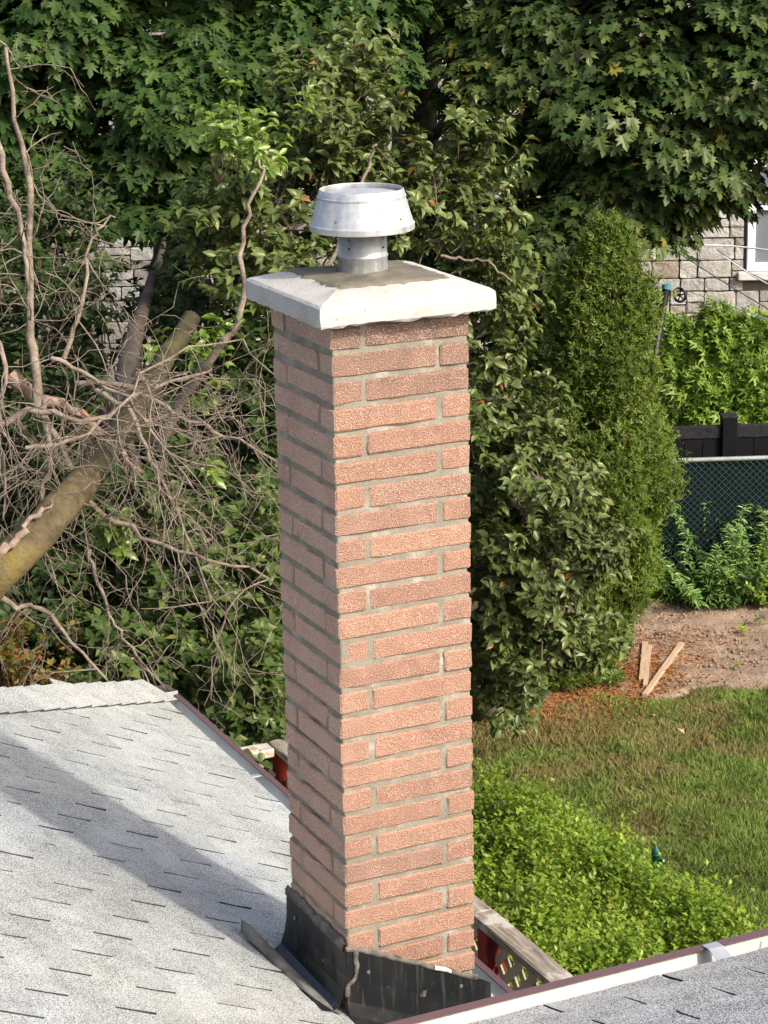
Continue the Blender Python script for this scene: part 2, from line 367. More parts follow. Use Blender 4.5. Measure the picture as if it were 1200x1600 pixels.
M = dict(
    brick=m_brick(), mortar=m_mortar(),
    cap=m_concrete('white_concrete', (0.455, 0.445, 0.41), (0.33, 0.318, 0.285), (0.53, 0.52, 0.485)),
    patch=m_concrete('cement_wash', (0.165, 0.148, 0.115), (0.10, 0.09, 0.07), (0.225, 0.205, 0.165), 14, False),
    galv=m_galv('galvanised_steel', (0.56, 0.575, 0.58), 0.46, 0.55), galv_dull=m_galv('dull_galvanised', (0.42, 0.435, 0.445), 0.5, 0.5),
    rust=m_plain('rusty_screw', (0.16, 0.06, 0.035)), dark=m_plain('dark_screw', (0.02, 0.02, 0.02)),
    shingle=m_shingle('pale_shingle'), shingle2=m_shingle('grey_shingle', (0.60, 0.605, 0.60), (0.06, 0.062, 0.065), 0.39, 0.55),
    underlay=m_plain('shingle_underlay', (0.045, 0.045, 0.043), 0.95),
    gut_in=m_plain('white_gutter_paint', (0.42, 0.425, 0.405), 0.45, 0.0, 0.14, 5, 0.05),
    gut_dirty=m_plain('grey_gutter_paint', (0.50, 0.53, 0.54), 0.45, 0.0, 0.20, 5, 0.05),
    gut_out=m_plain('mauve_brown_gutter', (0.125, 0.075, 0.08), 0.5, 0.0, 0.15, 6, 0.05),
    strap=m_plain('aluminium_strap', (0.62, 0.63, 0.64), 0.35, 0.6, 0.15),
    flash=m_flash(), seal=m_plain('grey_sealant', (0.135, 0.12, 0.10), 0.8, 0.0, 0.8, 40, 0.9, 80),
    seal_w=m_plain('white_sealant', (0.62, 0.60, 0.54), 0.7, 0.0, 0.3, 30, 0.5, 80),
    flap=m_plain('scuffed_flashing', (0.17, 0.165, 0.15), 0.6, 0.0, 0.75, 18, 0.5, 50),
    siding=m_plain('house_siding', (0.55, 0.52, 0.46), 0.7),
    redpaint=m_wood('flaking_red_paint', (0.19, 0.018, 0.012), (0.26, 0.035, 0.022), (0.10, 0.02, 0.016), (8, 8, 1), 4),
    greywood=m_wood('weathered_wood', (0.13, 0.10, 0.075), (0.38, 0.33, 0.26), (0.52, 0.48, 0.40), (1.5, 14, 14), 5),
    palewood=m_wood('bleached_wood', (0.42, 0.36, 0.27), (0.66, 0.60, 0.50), (0.30, 0.25, 0.19), (1.5, 14, 14), 5),
    lattice=m_wood('lattice_wood', (0.34, 0.28, 0.20), (0.52, 0.45, 0.35), None, (1, 10, 10), 6),
    plank=m_wood('plank_wood', (0.38, 0.26, 0.165), (0.52, 0.385, 0.26), None, (1, 14, 14), 5),
    stone=m_stone(), stone_joint=m_plain('stone_joint', (0.115, 0.105, 0.09), 0.95),
    sill=m_plain('pale_sill', (0.55, 0.53, 0.49), 0.85), white=m_plain('white_vinyl', (0.78, 0.79, 0.80), 0.4, 0, 0.05),
    pane=m_plain('window_pane', (0.16, 0.18, 0.20), 0.12, 0.0, 0.1, 2, 0.0),
    blackf=m_plain('black_vinyl', (0.007, 0.007, 0.009), 0.65, 0, 0.3, 8, 0.15, 60, 0.12), blackr=m_plain('dusty_black_rail', (0.022, 0.022, 0.025), 0.7, 0, 0.6, 25, 0.2, 60, 0.15),
    screen=m_plain('green_screen', (0.003, 0.011, 0.012), 0.8, 0, 0.4, 9, 0.2, 60, 0.08), wire=m_plain('galvanised_wire', (0.10, 0.145, 0.135), 0.5, 0.2, 0.2),
    rail=m_plain('fence_rail', (0.27, 0.32, 0.31), 0.5, 0.2, 0.15), blackmetal=m_plain('black_metal', (0.015, 0.015, 0.017), 0.45, 0.2),
    blue=m_plain('pale_blue_cap', (0.16, 0.50, 0.60), 0.5), cable=m_plain('line_cable', (0.10, 0.10, 0.10), 0.6), cable_w=m_plain('white_cable', (0.6, 0.6, 0.6), 0.6),
    ground=m_ground(), soil=m_soil(), grass=m_grass(),
    needles=m_leaf('fallen_needles', [(0.30, 0.13, 0.05), (0.42, 0.20, 0.08), (0.25, 0.12, 0.055)], 0.0, 0.0),
    greenp=m_plain('dark_green_plastic', (0.005, 0.075, 0.055), 0.35, 0, 0.2), yellow=m_plain('pale_yellow_plastic', (0.6, 0.55, 0.25), 0.5),
    maple=m_leaf('maple_leaf', [(0.020, 0.042, 0.012), (0.038, 0.068, 0.018), (0.082, 0.112, 0.030), (0.028, 0.056, 0.018)], 0.14, 0.020, 0.42, (0.20, 0.17, 0.03), 0.012),
    maple_l=m_leaf('broad_maple_leaf', [(0.018, 0.044, 0.012), (0.032, 0.068, 0.018), (0.064, 0.104, 0.026), (0.026, 0.058, 0.018)], 0.14, 0.014, 0.45),
    apple=m_leaf('apple_leaf', [(0.064, 0.098, 0.024), (0.100, 0.138, 0.038), (0.145, 0.178, 0.055), (0.072, 0.105, 0.030)], 0.22, 0.035, 0.40, (0.33, 0.13, 0.04), 0.010),
    apple_y=m_leaf('fresh_apple_leaf', [(0.12, 0.20, 0.03), (0.16, 0.25, 0.045), (0.20, 0.28, 0.05)], 0.35, 0.06, 0.36),
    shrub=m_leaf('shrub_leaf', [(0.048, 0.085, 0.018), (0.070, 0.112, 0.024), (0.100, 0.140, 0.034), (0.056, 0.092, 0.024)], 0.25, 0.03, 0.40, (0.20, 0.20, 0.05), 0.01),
    shade_toned=m_leaf('shade_toned_leaf', [(0.020, 0.040, 0.012), (0.032, 0.060, 0.016), (0.060, 0.092, 0.026), (0.024, 0.048, 0.015)], 0.12, 0.018, 0.42),  # shrub leaf colour darkened, shade between the branches painted in
    autumn=m_leaf('turning_leaf', [(0.10, 0.13, 0.03), (0.28, 0.22, 0.03), (0.09, 0.12, 0.03), (0.34, 0.13, 0.03), (0.12, 0.14, 0.03), (0.30, 0.08, 0.03)], 0.3, 0.03),
    hedge=m_leaf('hedge_leaf', [(0.10, 0.185, 0.018), (0.185, 0.285, 0.028), (0.29, 0.365, 0.040), (0.135, 0.235, 0.028)], 0.32, 0.03, 0.42, (0.34, 0.24, 0.08), 0.008),
    cedar=m_leaf('cedar_spray', [(0.045, 0.085, 0.011), (0.075, 0.122, 0.015), (0.120, 0.165, 0.022), (0.052, 0.090, 0.014)], 0.16, 0.02, 0.5, (0.22, 0.09, 0.03), 0.004),
    thuja=m_leaf('thuja_spray', [(0.12, 0.21, 0.025), (0.17, 0.28, 0.035), (0.22, 0.32, 0.050), (0.14, 0.23, 0.035)], 0.28, 0.03, 0.5),
    weed=m_leaf('weed_leaf', [(0.12, 0.23, 0.055), (0.16, 0.29, 0.075), (0.21, 0.33, 0.10)], 0.28, 0.05, 0.4),
    dryleaf=m_leaf('dry_leaf', [(0.38, 0.26, 0.14), (0.45, 0.33, 0.18), (0.30, 0.20, 0.11)], 0.1, 0.02),
    bark=m_bark('maple_bark', (0.035, 0.030, 0.024), (0.11, 0.09, 0.07)),
    bark_lichen=m_bark('lichen_bark', (0.06, 0.047, 0.026), (0.165, 0.13, 0.07), (0.19, 0.145, 0.045), 14, (0.46, 0.66)),
    bark_olive=m_bark('olive_bark', (0.022, 0.021, 0.012), (0.075, 0.068, 0.036), (0.12, 0.10, 0.04), 14, (0.58, 0.75)),
    deadwood=m_bark('dead_wood', (0.12, 0.092, 0.070), (0.33, 0.27, 0.21), None, 14),
    deadlimb=m_bark('peeling_limb', (0.18, 0.11, 0.075), (0.40, 0.31, 0.25), (0.33, 0.15, 0.075), 14, (0.55, 0.6)),
    twig=m_bark('green_twig', (0.07, 0.055, 0.04), (0.17, 0.14, 0.10)),
)

# ================================================================== SETTING
def grid_sheet(name, x0, x1, y0, y1, nx, ny, z, mat):
    V = [(x0+(x1-x0)*i/nx, y0+(y1-y0)*j/ny, z) for j in range(ny+1) for i in range(nx+1)]
    F = [(j*(nx+1)+i, j*(nx+1)+i+1, (j+1)*(nx+1)+i+1, (j+1)*(nx+1)+i) for j in range(ny) for i in range(nx)]
    return link(name, mesh_from(name, V, F), mat)
g = grid_sheet('ground', -120, 140, -120, 140, 2, 2, 0.0, M['ground']); tag(g, kind='structure')

def in_poly(pts, poly):
    x, y = pts[:, 0], pts[:, 1]; ins = np.zeros(len(pts), bool); n = len(poly)
    for i in range(n):
        x1, y1 = poly[i]; x2, y2 = poly[(i+1) % n]
        c = ((y1 > y) != (y2 > y)) & (x < (x2-x1)*(y-y1)/(y2-y1+1e-12)+x1)
        ins ^= c
    return ins
def vnoise(p, s, seed=0):
    """cheap smooth value noise on 2-D / 3-D points"""
    p = np.asarray(p, float)*s; q = np.floor(p).astype(np.int64); f = p-q; f = f*f*(3-2*f)
    d = p.shape[1]; out = 0
    for c in range(2**d):
        o = np.array([(c >> k) & 1 for k in range(d)]); h = (q+o)
        k = (h[:, 0]*374761393+h[:, 1]*668265263+(h[:, 2]*2147483647 if d > 2 else 0)+seed*1274126177) & 0xffffffff
        k = ((k ^ (k >> 13))*1274126177) & 0xffffffff; k = (k ^ (k >> 16)) & 0xffff
        wgt = np.prod(np.where(o == 1, f, 1-f), axis=1)
        out = out+wgt*k/65535.0
    return out

# soil bed
sp = [onz(u, v, 0)[:2] for u, v in ((820, 1118), (900, 1040), (930, 930), (1000, 880), (1400, 870), (1500, 1090), (1330, 1085), (1200, 1077), (1100, 1082), (1010, 1090), (960, 1086), (900, 1100), (860, 1120))]
x0, y0 = np.min(sp, 0); x1, y1 = np.max(sp, 0); cs = 0.05
nx = int((x1-x0)/cs)+1; ny = int((y1-y0)/cs)+1
gx, gy = np.meshgrid(np.arange(nx+1)*cs+x0, np.arange(ny+1)*cs+y0)
gp = np.stack([gx.ravel(), gy.ravel()], 1)
wob = (vnoise(gp, 3.0)-0.5)[:, None]*0.25
ins = in_poly(gp+wob, sp)
gz = 0.012+0.03*(vnoise(gp, 5.0, 1)-0.3)+0.022*(vnoise(gp, 17.0, 2)-0.5)
gz = np.where(ins, np.maximum(gz, 0.004), -0.03)
V = np.column_stack([gp, gz]); idx = np.arange((nx+1)*(ny+1)).reshape(ny+1, nx+1)
q = np.stack([idx[:-1, :-1], idx[:-1, 1:], idx[1:, 1:], idx[1:, :-1]], -1).reshape(-1, 4)
q = q[ins[q].any(1)]
so_ = link('soil_bed', np_mesh('soil_bed', V, q.ravel(), np.full(len(q), 4), True), M['soil']); tag(so_, kind='structure')

# ================================================================== HOUSE (roofs, gutters)
SL = 0.465; KS = math.sqrt(1+SL*SL)
EX = 0.655                                   # x of the shingle edge at the lower eave
def zl(x): return ZT-1.87-SL*x               # lower roof plane, falls towards +X
EZ = zl(EX)
SR = 0.31; KR = math.sqrt(1+SR*SR); EY = -0.637
def zr(y): return 3.300-SR*(y-EY)            # upper roof plane, falls towards +Y
HY = 3.43                                    # y of the shingle edge at the hip end
house = thing('house', 'pale grey shingled house roof that the brick chimney rises from', 'house', (0, 0, 0))
def poly_slab(name, pts, thick, mat, parent):
    n = len(pts); V = [tuple(p) for p in pts]+[(p[0], p[1], p[2]-thick) for p in pts]
    F = [tuple(range(n)), tuple(range(2*n-1, n-1, -1))]+[(i, i+n, (i+1) % n+n, (i+1) % n) for i in range(n)]
    return link(name, mesh_from(name, V, F), mat, parent)
RX = -4.0; HR = EX-RX
rl = poly_slab('roof', [(EX-0.004, -6.0, zl(EX)-0.004), (EX-0.004, HY-0.004, zl(EX)-0.004), (RX, HY-HR, zl(RX)-0.004), (RX, -6.0, zl(RX)-0.004)], 0.03, M['underlay'], house)
tag(rl, 'lower roof slope with pale sunlit shingles left of the chimney')
poly_slab('roof', [(EX-0.004, HY-0.004, zl(EX)-0.004), (2*RX-EX, HY-0.004, zl(EX)-0.004), (RX, HY-HR, zl(RX)-0.004)], 0.03, M['shingle'], house)
poly_slab('roof', [(RX, -6.0, zl(RX)-0.004), (RX, HY-HR, zl(RX)-0.004), (2*RX-EX, HY, zl(EX)-0.004), (2*RX-EX, -6.0, zl(EX)-0.004)], 0.03, M['shingle'], house)
def xval(y): return (3.03-zr(y))/SL          # valley between the two slopes
rr = poly_slab('roof', [(7.0, EY-0.004, zr(EY)-0.004), (xval(EY)-0.02, EY-0.004, zr(EY)-0.004), (xval(-4.2)-0.02, -4.2, zr(-4.2)-0.004), (7.0, -4.2, zr(-4.2)-0.004)][::-1], 0.03, M['underlay'], house)
tag(rr, 'upper roof corner with grey shingles at the bottom right')
poly_slab('roof', [(7.0, -4.2, zr(-4.2)-0.004), (xval(-4.2), -4.2, zr(-4.2)-0.004), (xval(-4.2), -7.7, zr(EY)-0.004), (7.0, -7.7, zr(EY)-0.004)], 0.03, M['shingle2'], house)
box('wall', 8.0, 9.0, 2.5, M['siding'], house, (0.2-4.0, -1.5, 1.25))
box('wall', 6.4, 6.2, 3.1, M['siding'], house, (3.6, -4.15, 1.55))

def tab_mesh(k):
    """one shingle tab: x = across, y = up the slope from the butt edge, z = up"""
    rs = random.Random(100+k); nx, ny = 6, 2; W_, L_ = 0.335-0.0072, 0.1215; V = []; F = []
    for j in range(ny+1):
        for i in range(nx+1):
            x = -W_/2+W_*i/nx; y = L_*j/ny
            z = 0.0080-0.0022*(y/L_)
            if j == 0: y += rs.uniform(-0.0022, 0.0022); z += rs.uniform(-0.0008, 0.0016)
            if i in (0, nx): x += rs.uniform(-0.002, 0.002); z += rs.uniform(0.0, 0.0030)*(1-0.5*j/ny)
            V.append((x, y, z))
    n = (nx+1)*(ny+1)
    V += [(x, y, -0.0008) for x, y, z in V]
    for j in range(ny):
        for i in range(nx):
            a = j*(nx+1)+i; F.append((a, a+1, a+nx+2, a+nx+1))
    for i in range(nx): F.append((i, i+n, i+1+n, i+1))
    for j in range(ny):
        a = j*(nx+1); F.append((a, a+nx+1, a+nx+1+n, a+n)); b = a+nx; F.append((b, b+n, b+nx+1+n, b+nx+1))
    me = mesh_from('shingle', V, F); me.polygons.foreach_set('material_index', [0]*(nx*ny)+[0]*nx+[1]*(len(F)-nx*ny-nx)); return me
tabs = [tab_mesh(k) for k in range(9)]; tabs2 = [m.copy() for m in tabs]
for m_ in tabs: m_.materials.append(M['shingle']); m_.materials.append(M['underlay'])
for m_ in tabs2: m_.materials.append(M['shingle2']); m_.materials.append(M['underlay'])
TABW = 0.335; EXPO = 0.1185
def lay(roof, meshes, along, upv, nrm, org, rows, arange, phases, keep, far_mat):
    along, upv, nrm = map(np.array, (along, upv, nrm)); rest = []
    rot = Matrix((along, upv, nrm)).transposed().to_4x4()
    for j in range(rows):
        ph = phases[j % len(phases)]
        k0 = math.floor((arange[0]-ph)/TABW); k1 = math.ceil((arange[1]-ph)/TABW)
        for k in range(k0, k1):
            a = ph+(k+0.5)*TABW
            p = np.array(org)+along*a+upv*(j*EXPO+rng.normal(0, 0.001))+nrm*(0.001+rng.uniform(0, 0.0012))
            kk = keep(p)
            if kk == 0: continue
            me = meshes[random.randrange(len(meshes))]
            mat4 = Matrix.Translation(p) @ rot @ Matrix.Rotation(rng.normal(0, 0.004), 4, 'Z')
            if kk == 2:
                o = bpy.data.objects.new('shingle', me); COL.objects.link(o); o.parent = roof
                o.matrix_basis = mat4
            else: rest.append((me, mat4))
    if rest:
        bm = bmesh.new()
        for me, m4 in rest:
            t = me.copy(); t.transform(m4); bm.from_mesh(t); bpy.data.meshes.remove(t)
        o = link('shingle_field', bm_mesh('shingle_field', bm), far_mat, roof); o.data.materials.append(M['underlay']); tag(o, kind='stuff')
def keep_l(p):
    if p[1] > HY-(EX-p[0])-0.05: return 0
    if -0.03 < p[0] < 0.36 and 0.02 < p[1] < 0.36: return 0
    if p[1] < EY-0.3 and p[0] > xval(p[1])+0.3: return 0
    u, v, d = topx(p)
    if -90 < u < 800 and v < 1680: return 2
    return 1
lay(rl, tabs, (0, 1, 0), (-1/KS, 0, SL/KS), (SL/KS, 0, 1/KS), (EX, 0, EZ), 30, (-3.0, HY), (0.045, 0.212), keep_l, M['shingle'])
def keep_r(p):
    if p[0] < xval(p[1])+0.1: return 0
    u, v, d = topx(p)
    if -200 < v < 1700 and 560 < u < 1340: return 2
    return 1
lay(rr, tabs2, (-1, 0, 0), (0, -1/KR, SR/KR), (0, SR/KR, 1/KR), (0, EY, zr(EY)), 22, (-5.5, 1.6), (-0.57, -0.395), keep_r, M['shingle2'])

# hip cap: overlapping bent shingles up the hip
hipd = np.array([-1, -1, SL]); hipd = hipd/np.linalg.norm(hipd)
for k in range(26):
    p0 = np.array([EX-0.01, HY-0.01, EZ+0.008])+hipd*(0.13*k+0.06)
    p1 = p0+hipd*0.17; V = []; F = []; nn = 9
    for e, (p, lift) in enumerate(((p0, 0.012), (p1, 0.003))):
        for i in range(nn):
            t = (i/(nn-1)-0.5)*2
            side = np.array([1, -1, 0])/math.sqrt(2)
            wdt = 0.155
            # past the hip line each wing drops with its own slope
            off = side*wdt*t; dz = -abs(t)*wdt*SL/math.sqrt(2)+0.020*math.exp(-(t*1.7)**2)+0.004
            ed = float(np.clip(rng.normal(0, 0.002), -0.003, 0.003)) if e == 0 else 0
            V.append(p+off+np.array([0, 0, dz+lift+ed*0.4])+hipd*ed)
    n = 2*nn; V += [v-np.array([0, 0, 0.006]) for v in V]
    for i in range(nn-1):
        F.append((i, i+1, nn+i+1, nn+i)); F.append((i, i+n, i+1+n, i+1))
    F += [(0, nn, nn+n, n), (nn-1, nn-1+n, 2*nn-1+n, 2*nn-1)]
    me = mesh_from('hip_shingle', V, F, False); me.materials.append(M['shingle']); me.materials.append(M['underlay']); me.polygons.foreach_set('material_index', [0]*(len(F)-2)+[1, 1]); link('hip_shingle', me, None, rl)

# gutters ------------------------------------------------------------
def gutter(name, p0, p1, out, zlip, label, straps, inner):
    """p0-p1: line of the back edge; out: unit vector away from the wall"""
    p0 = np.array([*p0, 0.0]); p1 = np.array([*p1, 0.0]); out = np.array([*out, 0.0])
    prof = [(0.0, 0.02), (0.0, -0.085), (0.012, -0.092), (0.078, -0.092), (0.086, -0.085), (0.104, -0.045), (0.122, -0.012), (0.122, 0.0)]
    L = np.linalg.norm(p1-p0); n = max(2, int(L/0.4)); V = []; F = []; m = len(prof)
    for i in range(n+1):
        c = p0+(p1-p0)*i/n
        wv = rng.normal(0, 0.0012)
        for a, b in prof: V.append(c+out*a+np.array([0, 0, zlip+b+wv]))
    for i in range(n):
        for k in range(m-1): F.append((i*m+k, i*m+k+1, (i+1)*m+k+1, (i+1)*m+k))
    F.append(tuple(range(m))); F.append(tuple(n*m+k for k in range(m))[::-1])
    me = mesh_from(name, V, F)
    o = link(name, me, inner, house); tag(o, label)
    # painted outer skin
    prof2 = [(0.0, -0.0935), (0.078, -0.0945), (0.089, -0.086), (0.107, -0.046), (0.1255, -0.012), (0.1255, 0.0)]
    V = []; F = []; m = len(prof2)
    for i in range(n+1):
        c = p0+(p1-p0)*i/n
        for a, b in prof2: V.append(c+out*a+np.array([0, 0, zlip+b]))
    for i in range(n):
        for k in range(m-1): F.append((i*m+k, i*m+k+1, (i+1)*m+k+1, (i+1)*m+k))
    link('gutter_face', mesh_from('gutter_face', V, F), M['gut_out'], o)
    # rolled lip
    prof3 = [(0.106, 0.0065), (0.106, 0.0015), (0.110, 0.0), (0.128, 0.0), (0.128, -0.016), (0.1305, -0.016), (0.1305, 0.004), (0.127, 0.0075)]
    V = []; F = []; m = len(prof3)
    for i in range(n+1):
        c = p0+(p1-p0)*i/n
        for a, b in prof3: V.append(c+out*a+np.array([0, 0, zlip+b]))
    for i in range(n):
        for k in range(m): F.append((i*m+k, i*m+(k+1) % m, (i+1)*m+(k+1) % m, (i+1)*m+k))
    F.append(tuple(range(m))[::-1]); F.append(tuple(n*m+k for k in range(m)))
    link('gutter_lip', mesh_from('gutter_lip', V, F), M['gut_out'], o)
    d = (p1-p0)/L; ang = math.atan2(out[1], out[0])
    for s_ in straps:
        c = p0+d*s_+out*0.052+np.array([0, 0, zlip-0.004])
        st = link('hanger', bm_mesh('hanger', box_bm(0.108, 0.022, 0.004, 0.001)), M['strap'], o, c)
        st.rotation_euler = (0, 0, ang)
    return o
LZ = 2.675
gl = gutter('gutter', (EX-0.008, EY+0.06), (EX-0.008, HY+0.112), (1, 0), LZ, 'grey gutter along the lower eave behind the chimney', [0.35, 1.9, 3.05, 3.96], M['gut_dirty'])
gh = gutter('gutter', (EX+0.115, HY-0.008), (-5.0, HY-0.008), (0, 1), LZ, 'gutter turning away at the hip corner', [0.9, 1.9], M['gut_dirty'])
gr = gutter('gutter', (xval(EY)-0.05, EY+0.006), (7.0, EY+0.006), (0, 1), ZT-1.62, 'white gutter of the upper roof along the bottom right edge', [], M['gut_in'])
# torn strap and debris in the upper gutter
def bent_plate(name, pts, half, vec, mat, parent, thick=0.002):
    V = []; F = []; vec = np.array(vec, float); n = len(pts)
    for p in pts:
        p = np.array(p, float); V += [p-vec*half, p+vec*half]
    V += [(v-np.array([0, 0, thick])) for v in V]
    for i in range(n-1):
        F.append((2*i, 2*i+1, 2*i+3, 2*i+2)); a = 2*n
        F.append((a+2*i, a+2*i+2, a+2*i+3, a+2*i+1))
        F.append((2*i, 2*i+2, a+2*i+2, a+2*i)); F.append((2*i+1, a+2*i+1, a+2*i+3, 2*i+3))
    return link(name, mesh_from(name, V, F), mat, parent)
gz_ = ZT-1.62
hx = 0.795
bent_plate('hanger', [(hx, EY+0.125, gz_+0.010), (hx, EY+0.095, gz_+0.012), (hx+0.002, EY+0.05, gz_-0.004), (hx+0.004, EY+0.01, gz_+0.024), (hx+0.004, EY-0.035, gz_+0.034)], 0.022, (1, 0, 0), M['strap'], gr)
tubes('hanger', [([(0.955, EY+0.02, gz_+0.0), (0.96, EY+0.05, gz_+0.012), (0.975, EY+0.03, gz_+0.02), (0.985, EY+0.055, gz_+0.035)], [0.003]*4)], M['strap'], gr)
for x_ in (0.62, 0.735):
    b_ = link('gutter_clog', bm_mesh('gutter_clog', box_bm(0.035, 0.012, 0.014, 0.004, (2, 0, 0), 0.002)), M['underlay'], gr, (x_, EY+0.014, gz_+0.006))

# ================================================================== CHIMNEY
W = 0.380; BL, BW, JT = 0.287, 0.081, 0.012
chim = thing('chimney', 'square pinkish brick chimney with white cap rising from the shingle roof', 'chimney', (0, 0, 0))
def zc(i): return ZT-(0.0677*i-2.1e-5*i*(i-26))       # top of course i (0 = first)
def brick_mesh(k):
    rs = random.Random(k*7+1)
    b = box_bm(BL, BW, 0.0555, 0.0045, (7, 1, 0), 0.0, rs=rs, segs=1)
    for v in b.verts:
        v.co += Vector((rs.uniform(-1, 1)*0.0016, rs.uniform(-1, 1)*0.0010, rs.uniform(-1, 1)*0.0016))
        if rs.random() < 0.06: v.co *= 0.988
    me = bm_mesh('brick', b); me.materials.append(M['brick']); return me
bricks = [brick_mesh(k) for k in range(14)]
NC = 31
for i in range(NC):
    zt, zb = zc(i), zc(i+1); zm = (zt+zb)/2+0.0
    if i % 2 == 0:     # header of the left stretcher shows at the corner
        spots = [(BW/2, BL/2, 1), (BL/2, W-BW/2, 0), (W-BW/2, W-BL/2, 1), (W-BL/2, BW/2, 0)]
    else:
        spots = [(BL/2, BW/2, 0), (BW/2, W-BL/2, 1), (W-BL/2, W-BW/2, 0), (W-BW/2, BL/2, 1)]
    for x, y, a in spots:
        o = bpy.data.objects.new('brick', bricks[random.randrange(14)]); COL.objects.link(o); o.parent = chim
        o.location = (x+rng.normal(0, 0.0011), y+rng.normal(0, 0.0011), zm+rng.normal(0, 0.0009))
        o.rotation_euler = (random.choice((0, math.pi))+rng.normal(0, 0.006), rng.normal(0, 0.004), a*math.pi/2+random.choice((0, math.pi))+rng.normal(0, 0.006))
        o.scale = (1, 1, (zt-zb-JT)/0.0555*rng.normal(1, 0.02))
# mortar skin, raked to uneven depth
nper, nzr = 32, 250
ts = np.linspace(0, 1, nper, endpoint=False)
ring = np.concatenate([np.column_stack([ts, 0*ts]), np.column_stack([1+0*ts, ts]), np.column_stack([1-ts, 1+0*ts]), np.column_stack([0*ts, 1-ts])])
nrm2 = np.zeros_like(ring)
nrm2[:, 0] = (ring[:, 0] > 0.9999)*1.0-(ring[:, 0] < 1e-4)*1.0; nrm2[:, 1] = (ring[:, 1] > 0.9999)*1.0-(ring[:, 1] < 1e-4)*1.0
zz = np.linspace(ZT+0.012, zc(NC), nzr)
RP = np.repeat(ring[None]*W, nzr, 0); Z = np.repeat(zz[:, None], len(ring), 1)
P3 = np.concatenate([RP, Z[..., None]], 2).reshape(-1, 3)
dep = 0.0075*vnoise(P3, 5.0, 3)+0.0085*vnoise(P3, 16.0, 4)+0.003*vnoise(P3, 60.0, 5)-0.0055
lowz = np.clip((4.2-P3[:, 2])/1.0, 0, 1)
leftf = (P3[:, 0] < 0.002)
dep = dep+0.002*lowz-0.003*leftf
dep = np.clip(dep+0.0008, 0.0036, 0.0125)
P3[:, :2] -= np.repeat(nrm2[None], nzr, 0).reshape(-1, 2)*dep[:, None]
nr = len(ring); ii = np.arange(nzr-1)[:, None]*nr; jj = np.arange(nr)[None]; jn = (jj+1) % nr
q = np.stack([ii+jj, ii+nr+jj, ii+nr+jn, ii+jn], -1).reshape(-1)
link('mortar', np_mesh('mortar', P3, q, np.full(len(q)//4, 4), True), M['mortar'], chim)
# flue wall behind the bricks
fl = link('flue_liner', bm_mesh('flue_liner', box_bm(0.2, 0.2, 2.2, 0)), M['mortar'], chim, (W/2, W/2, ZT-1.09))

# concrete cap
OV = 0.052; z0 = ZT+0.006
def ring_sq(half, z, n=26, jit=0.0, jz=0.0, rc=0.0):
    pts = []
    for k in range(4):
        a = [(-1, -1), (1, -1), (1, 1), (-1, 1)][k]; b = [(1, -1), (1, 1), (-1, 1), (-1, -1)][k]
        for i in range(n):
            t = i/n
            x = a[0]+(b[0]-a[0])*t; y = a[1]+(b[1]-a[1])*t
            h = half
            if rc:                       # rounded corners
                d = min(t, 1-t)*2*half
                if d < rc: h = half-(rc-d)**2/(2*rc)*0.45
            pts.append((x*h+rng.normal(0, jit), y*h+rng.normal(0, jit), z+rng.normal(0, jz)))
    return pts
hf = W/2+OV
levels = [ring_sq(hf-0.055, z0-0.004), ring_sq(hf-0.006, z0, jit=0.0015, jz=0.0026), ring_sq(hf, z0+0.005, jit=0.0008, jz=0.001, rc=0.01),
          ring_sq(hf+0.001, z0+0.030, jit=0.0004, rc=0.01), ring_sq(hf-0.001, z0+0.049, jit=0.0005, jz=0.0007, rc=0.012), ring_sq(hf-0.008, z0+0.0555, jit=0.0003, jz=0.0002, rc=0.012),
          ring_sq(hf-0.045, z0+0.066), ring_sq(hf-0.083, z0+0.0765), ring_sq(0.05, z0+0.085)]
V = [p for L_ in levels for p in L_]; m = len(levels[0]); F = []
for i in range(len(levels)-1):
    for k in range(m): F.append((i*m+k, i*m+(k+1) % m, (i+1)*m+(k+1) % m, (i+1)*m+k))
F.append(tuple(range(m))[::-1]); F.append(tuple((len(levels)-1)*m+k for k in range(m)))
cap = link('concrete_cap', mesh_from('concrete_cap', V, F, False), M['cap'], chim, (W/2, W/2, 0)); tag(cap, 'chipped white concrete cap')
levels = []
for k, f in enumerate(np.linspace(0, 1, 12)):
    h_ = (hf-0.082)*(1-f)+0.05*f
    L_ = np.array(ring_sq(h_, z0+0.074 if k == 0 else z0+0.0795+0.009*f**0.8, jit=0.0035 if k < 2 else 0.0))
    L_[:, 2] += 0.006*(vnoise(L_*np.array([1, 1, 0])+3.0, 22.0, 31)-0.5)+0.003*(vnoise(L_*np.array([1, 1, 0])+3.0, 70.0, 32)-0.5); levels.append([tuple(q_) for q_ in L_])
V = [p for L_ in levels for p in L_]; F = []
for i in range(len(levels)-1):
    for k in range(m): F.append((i*m+k, i*m+(k+1) % m, (i+1)*m+(k+1) % m, (i+1)*m+k))
F.append(tuple((len(levels)-1)*m+k for k in range(m)))
cw = link('cement_wash', mesh_from('cement_wash', V, F, True), M['patch'], chim, (W/2, W/2, 0)); tag(cw, 'brown grey cement wash round the flue pipe')

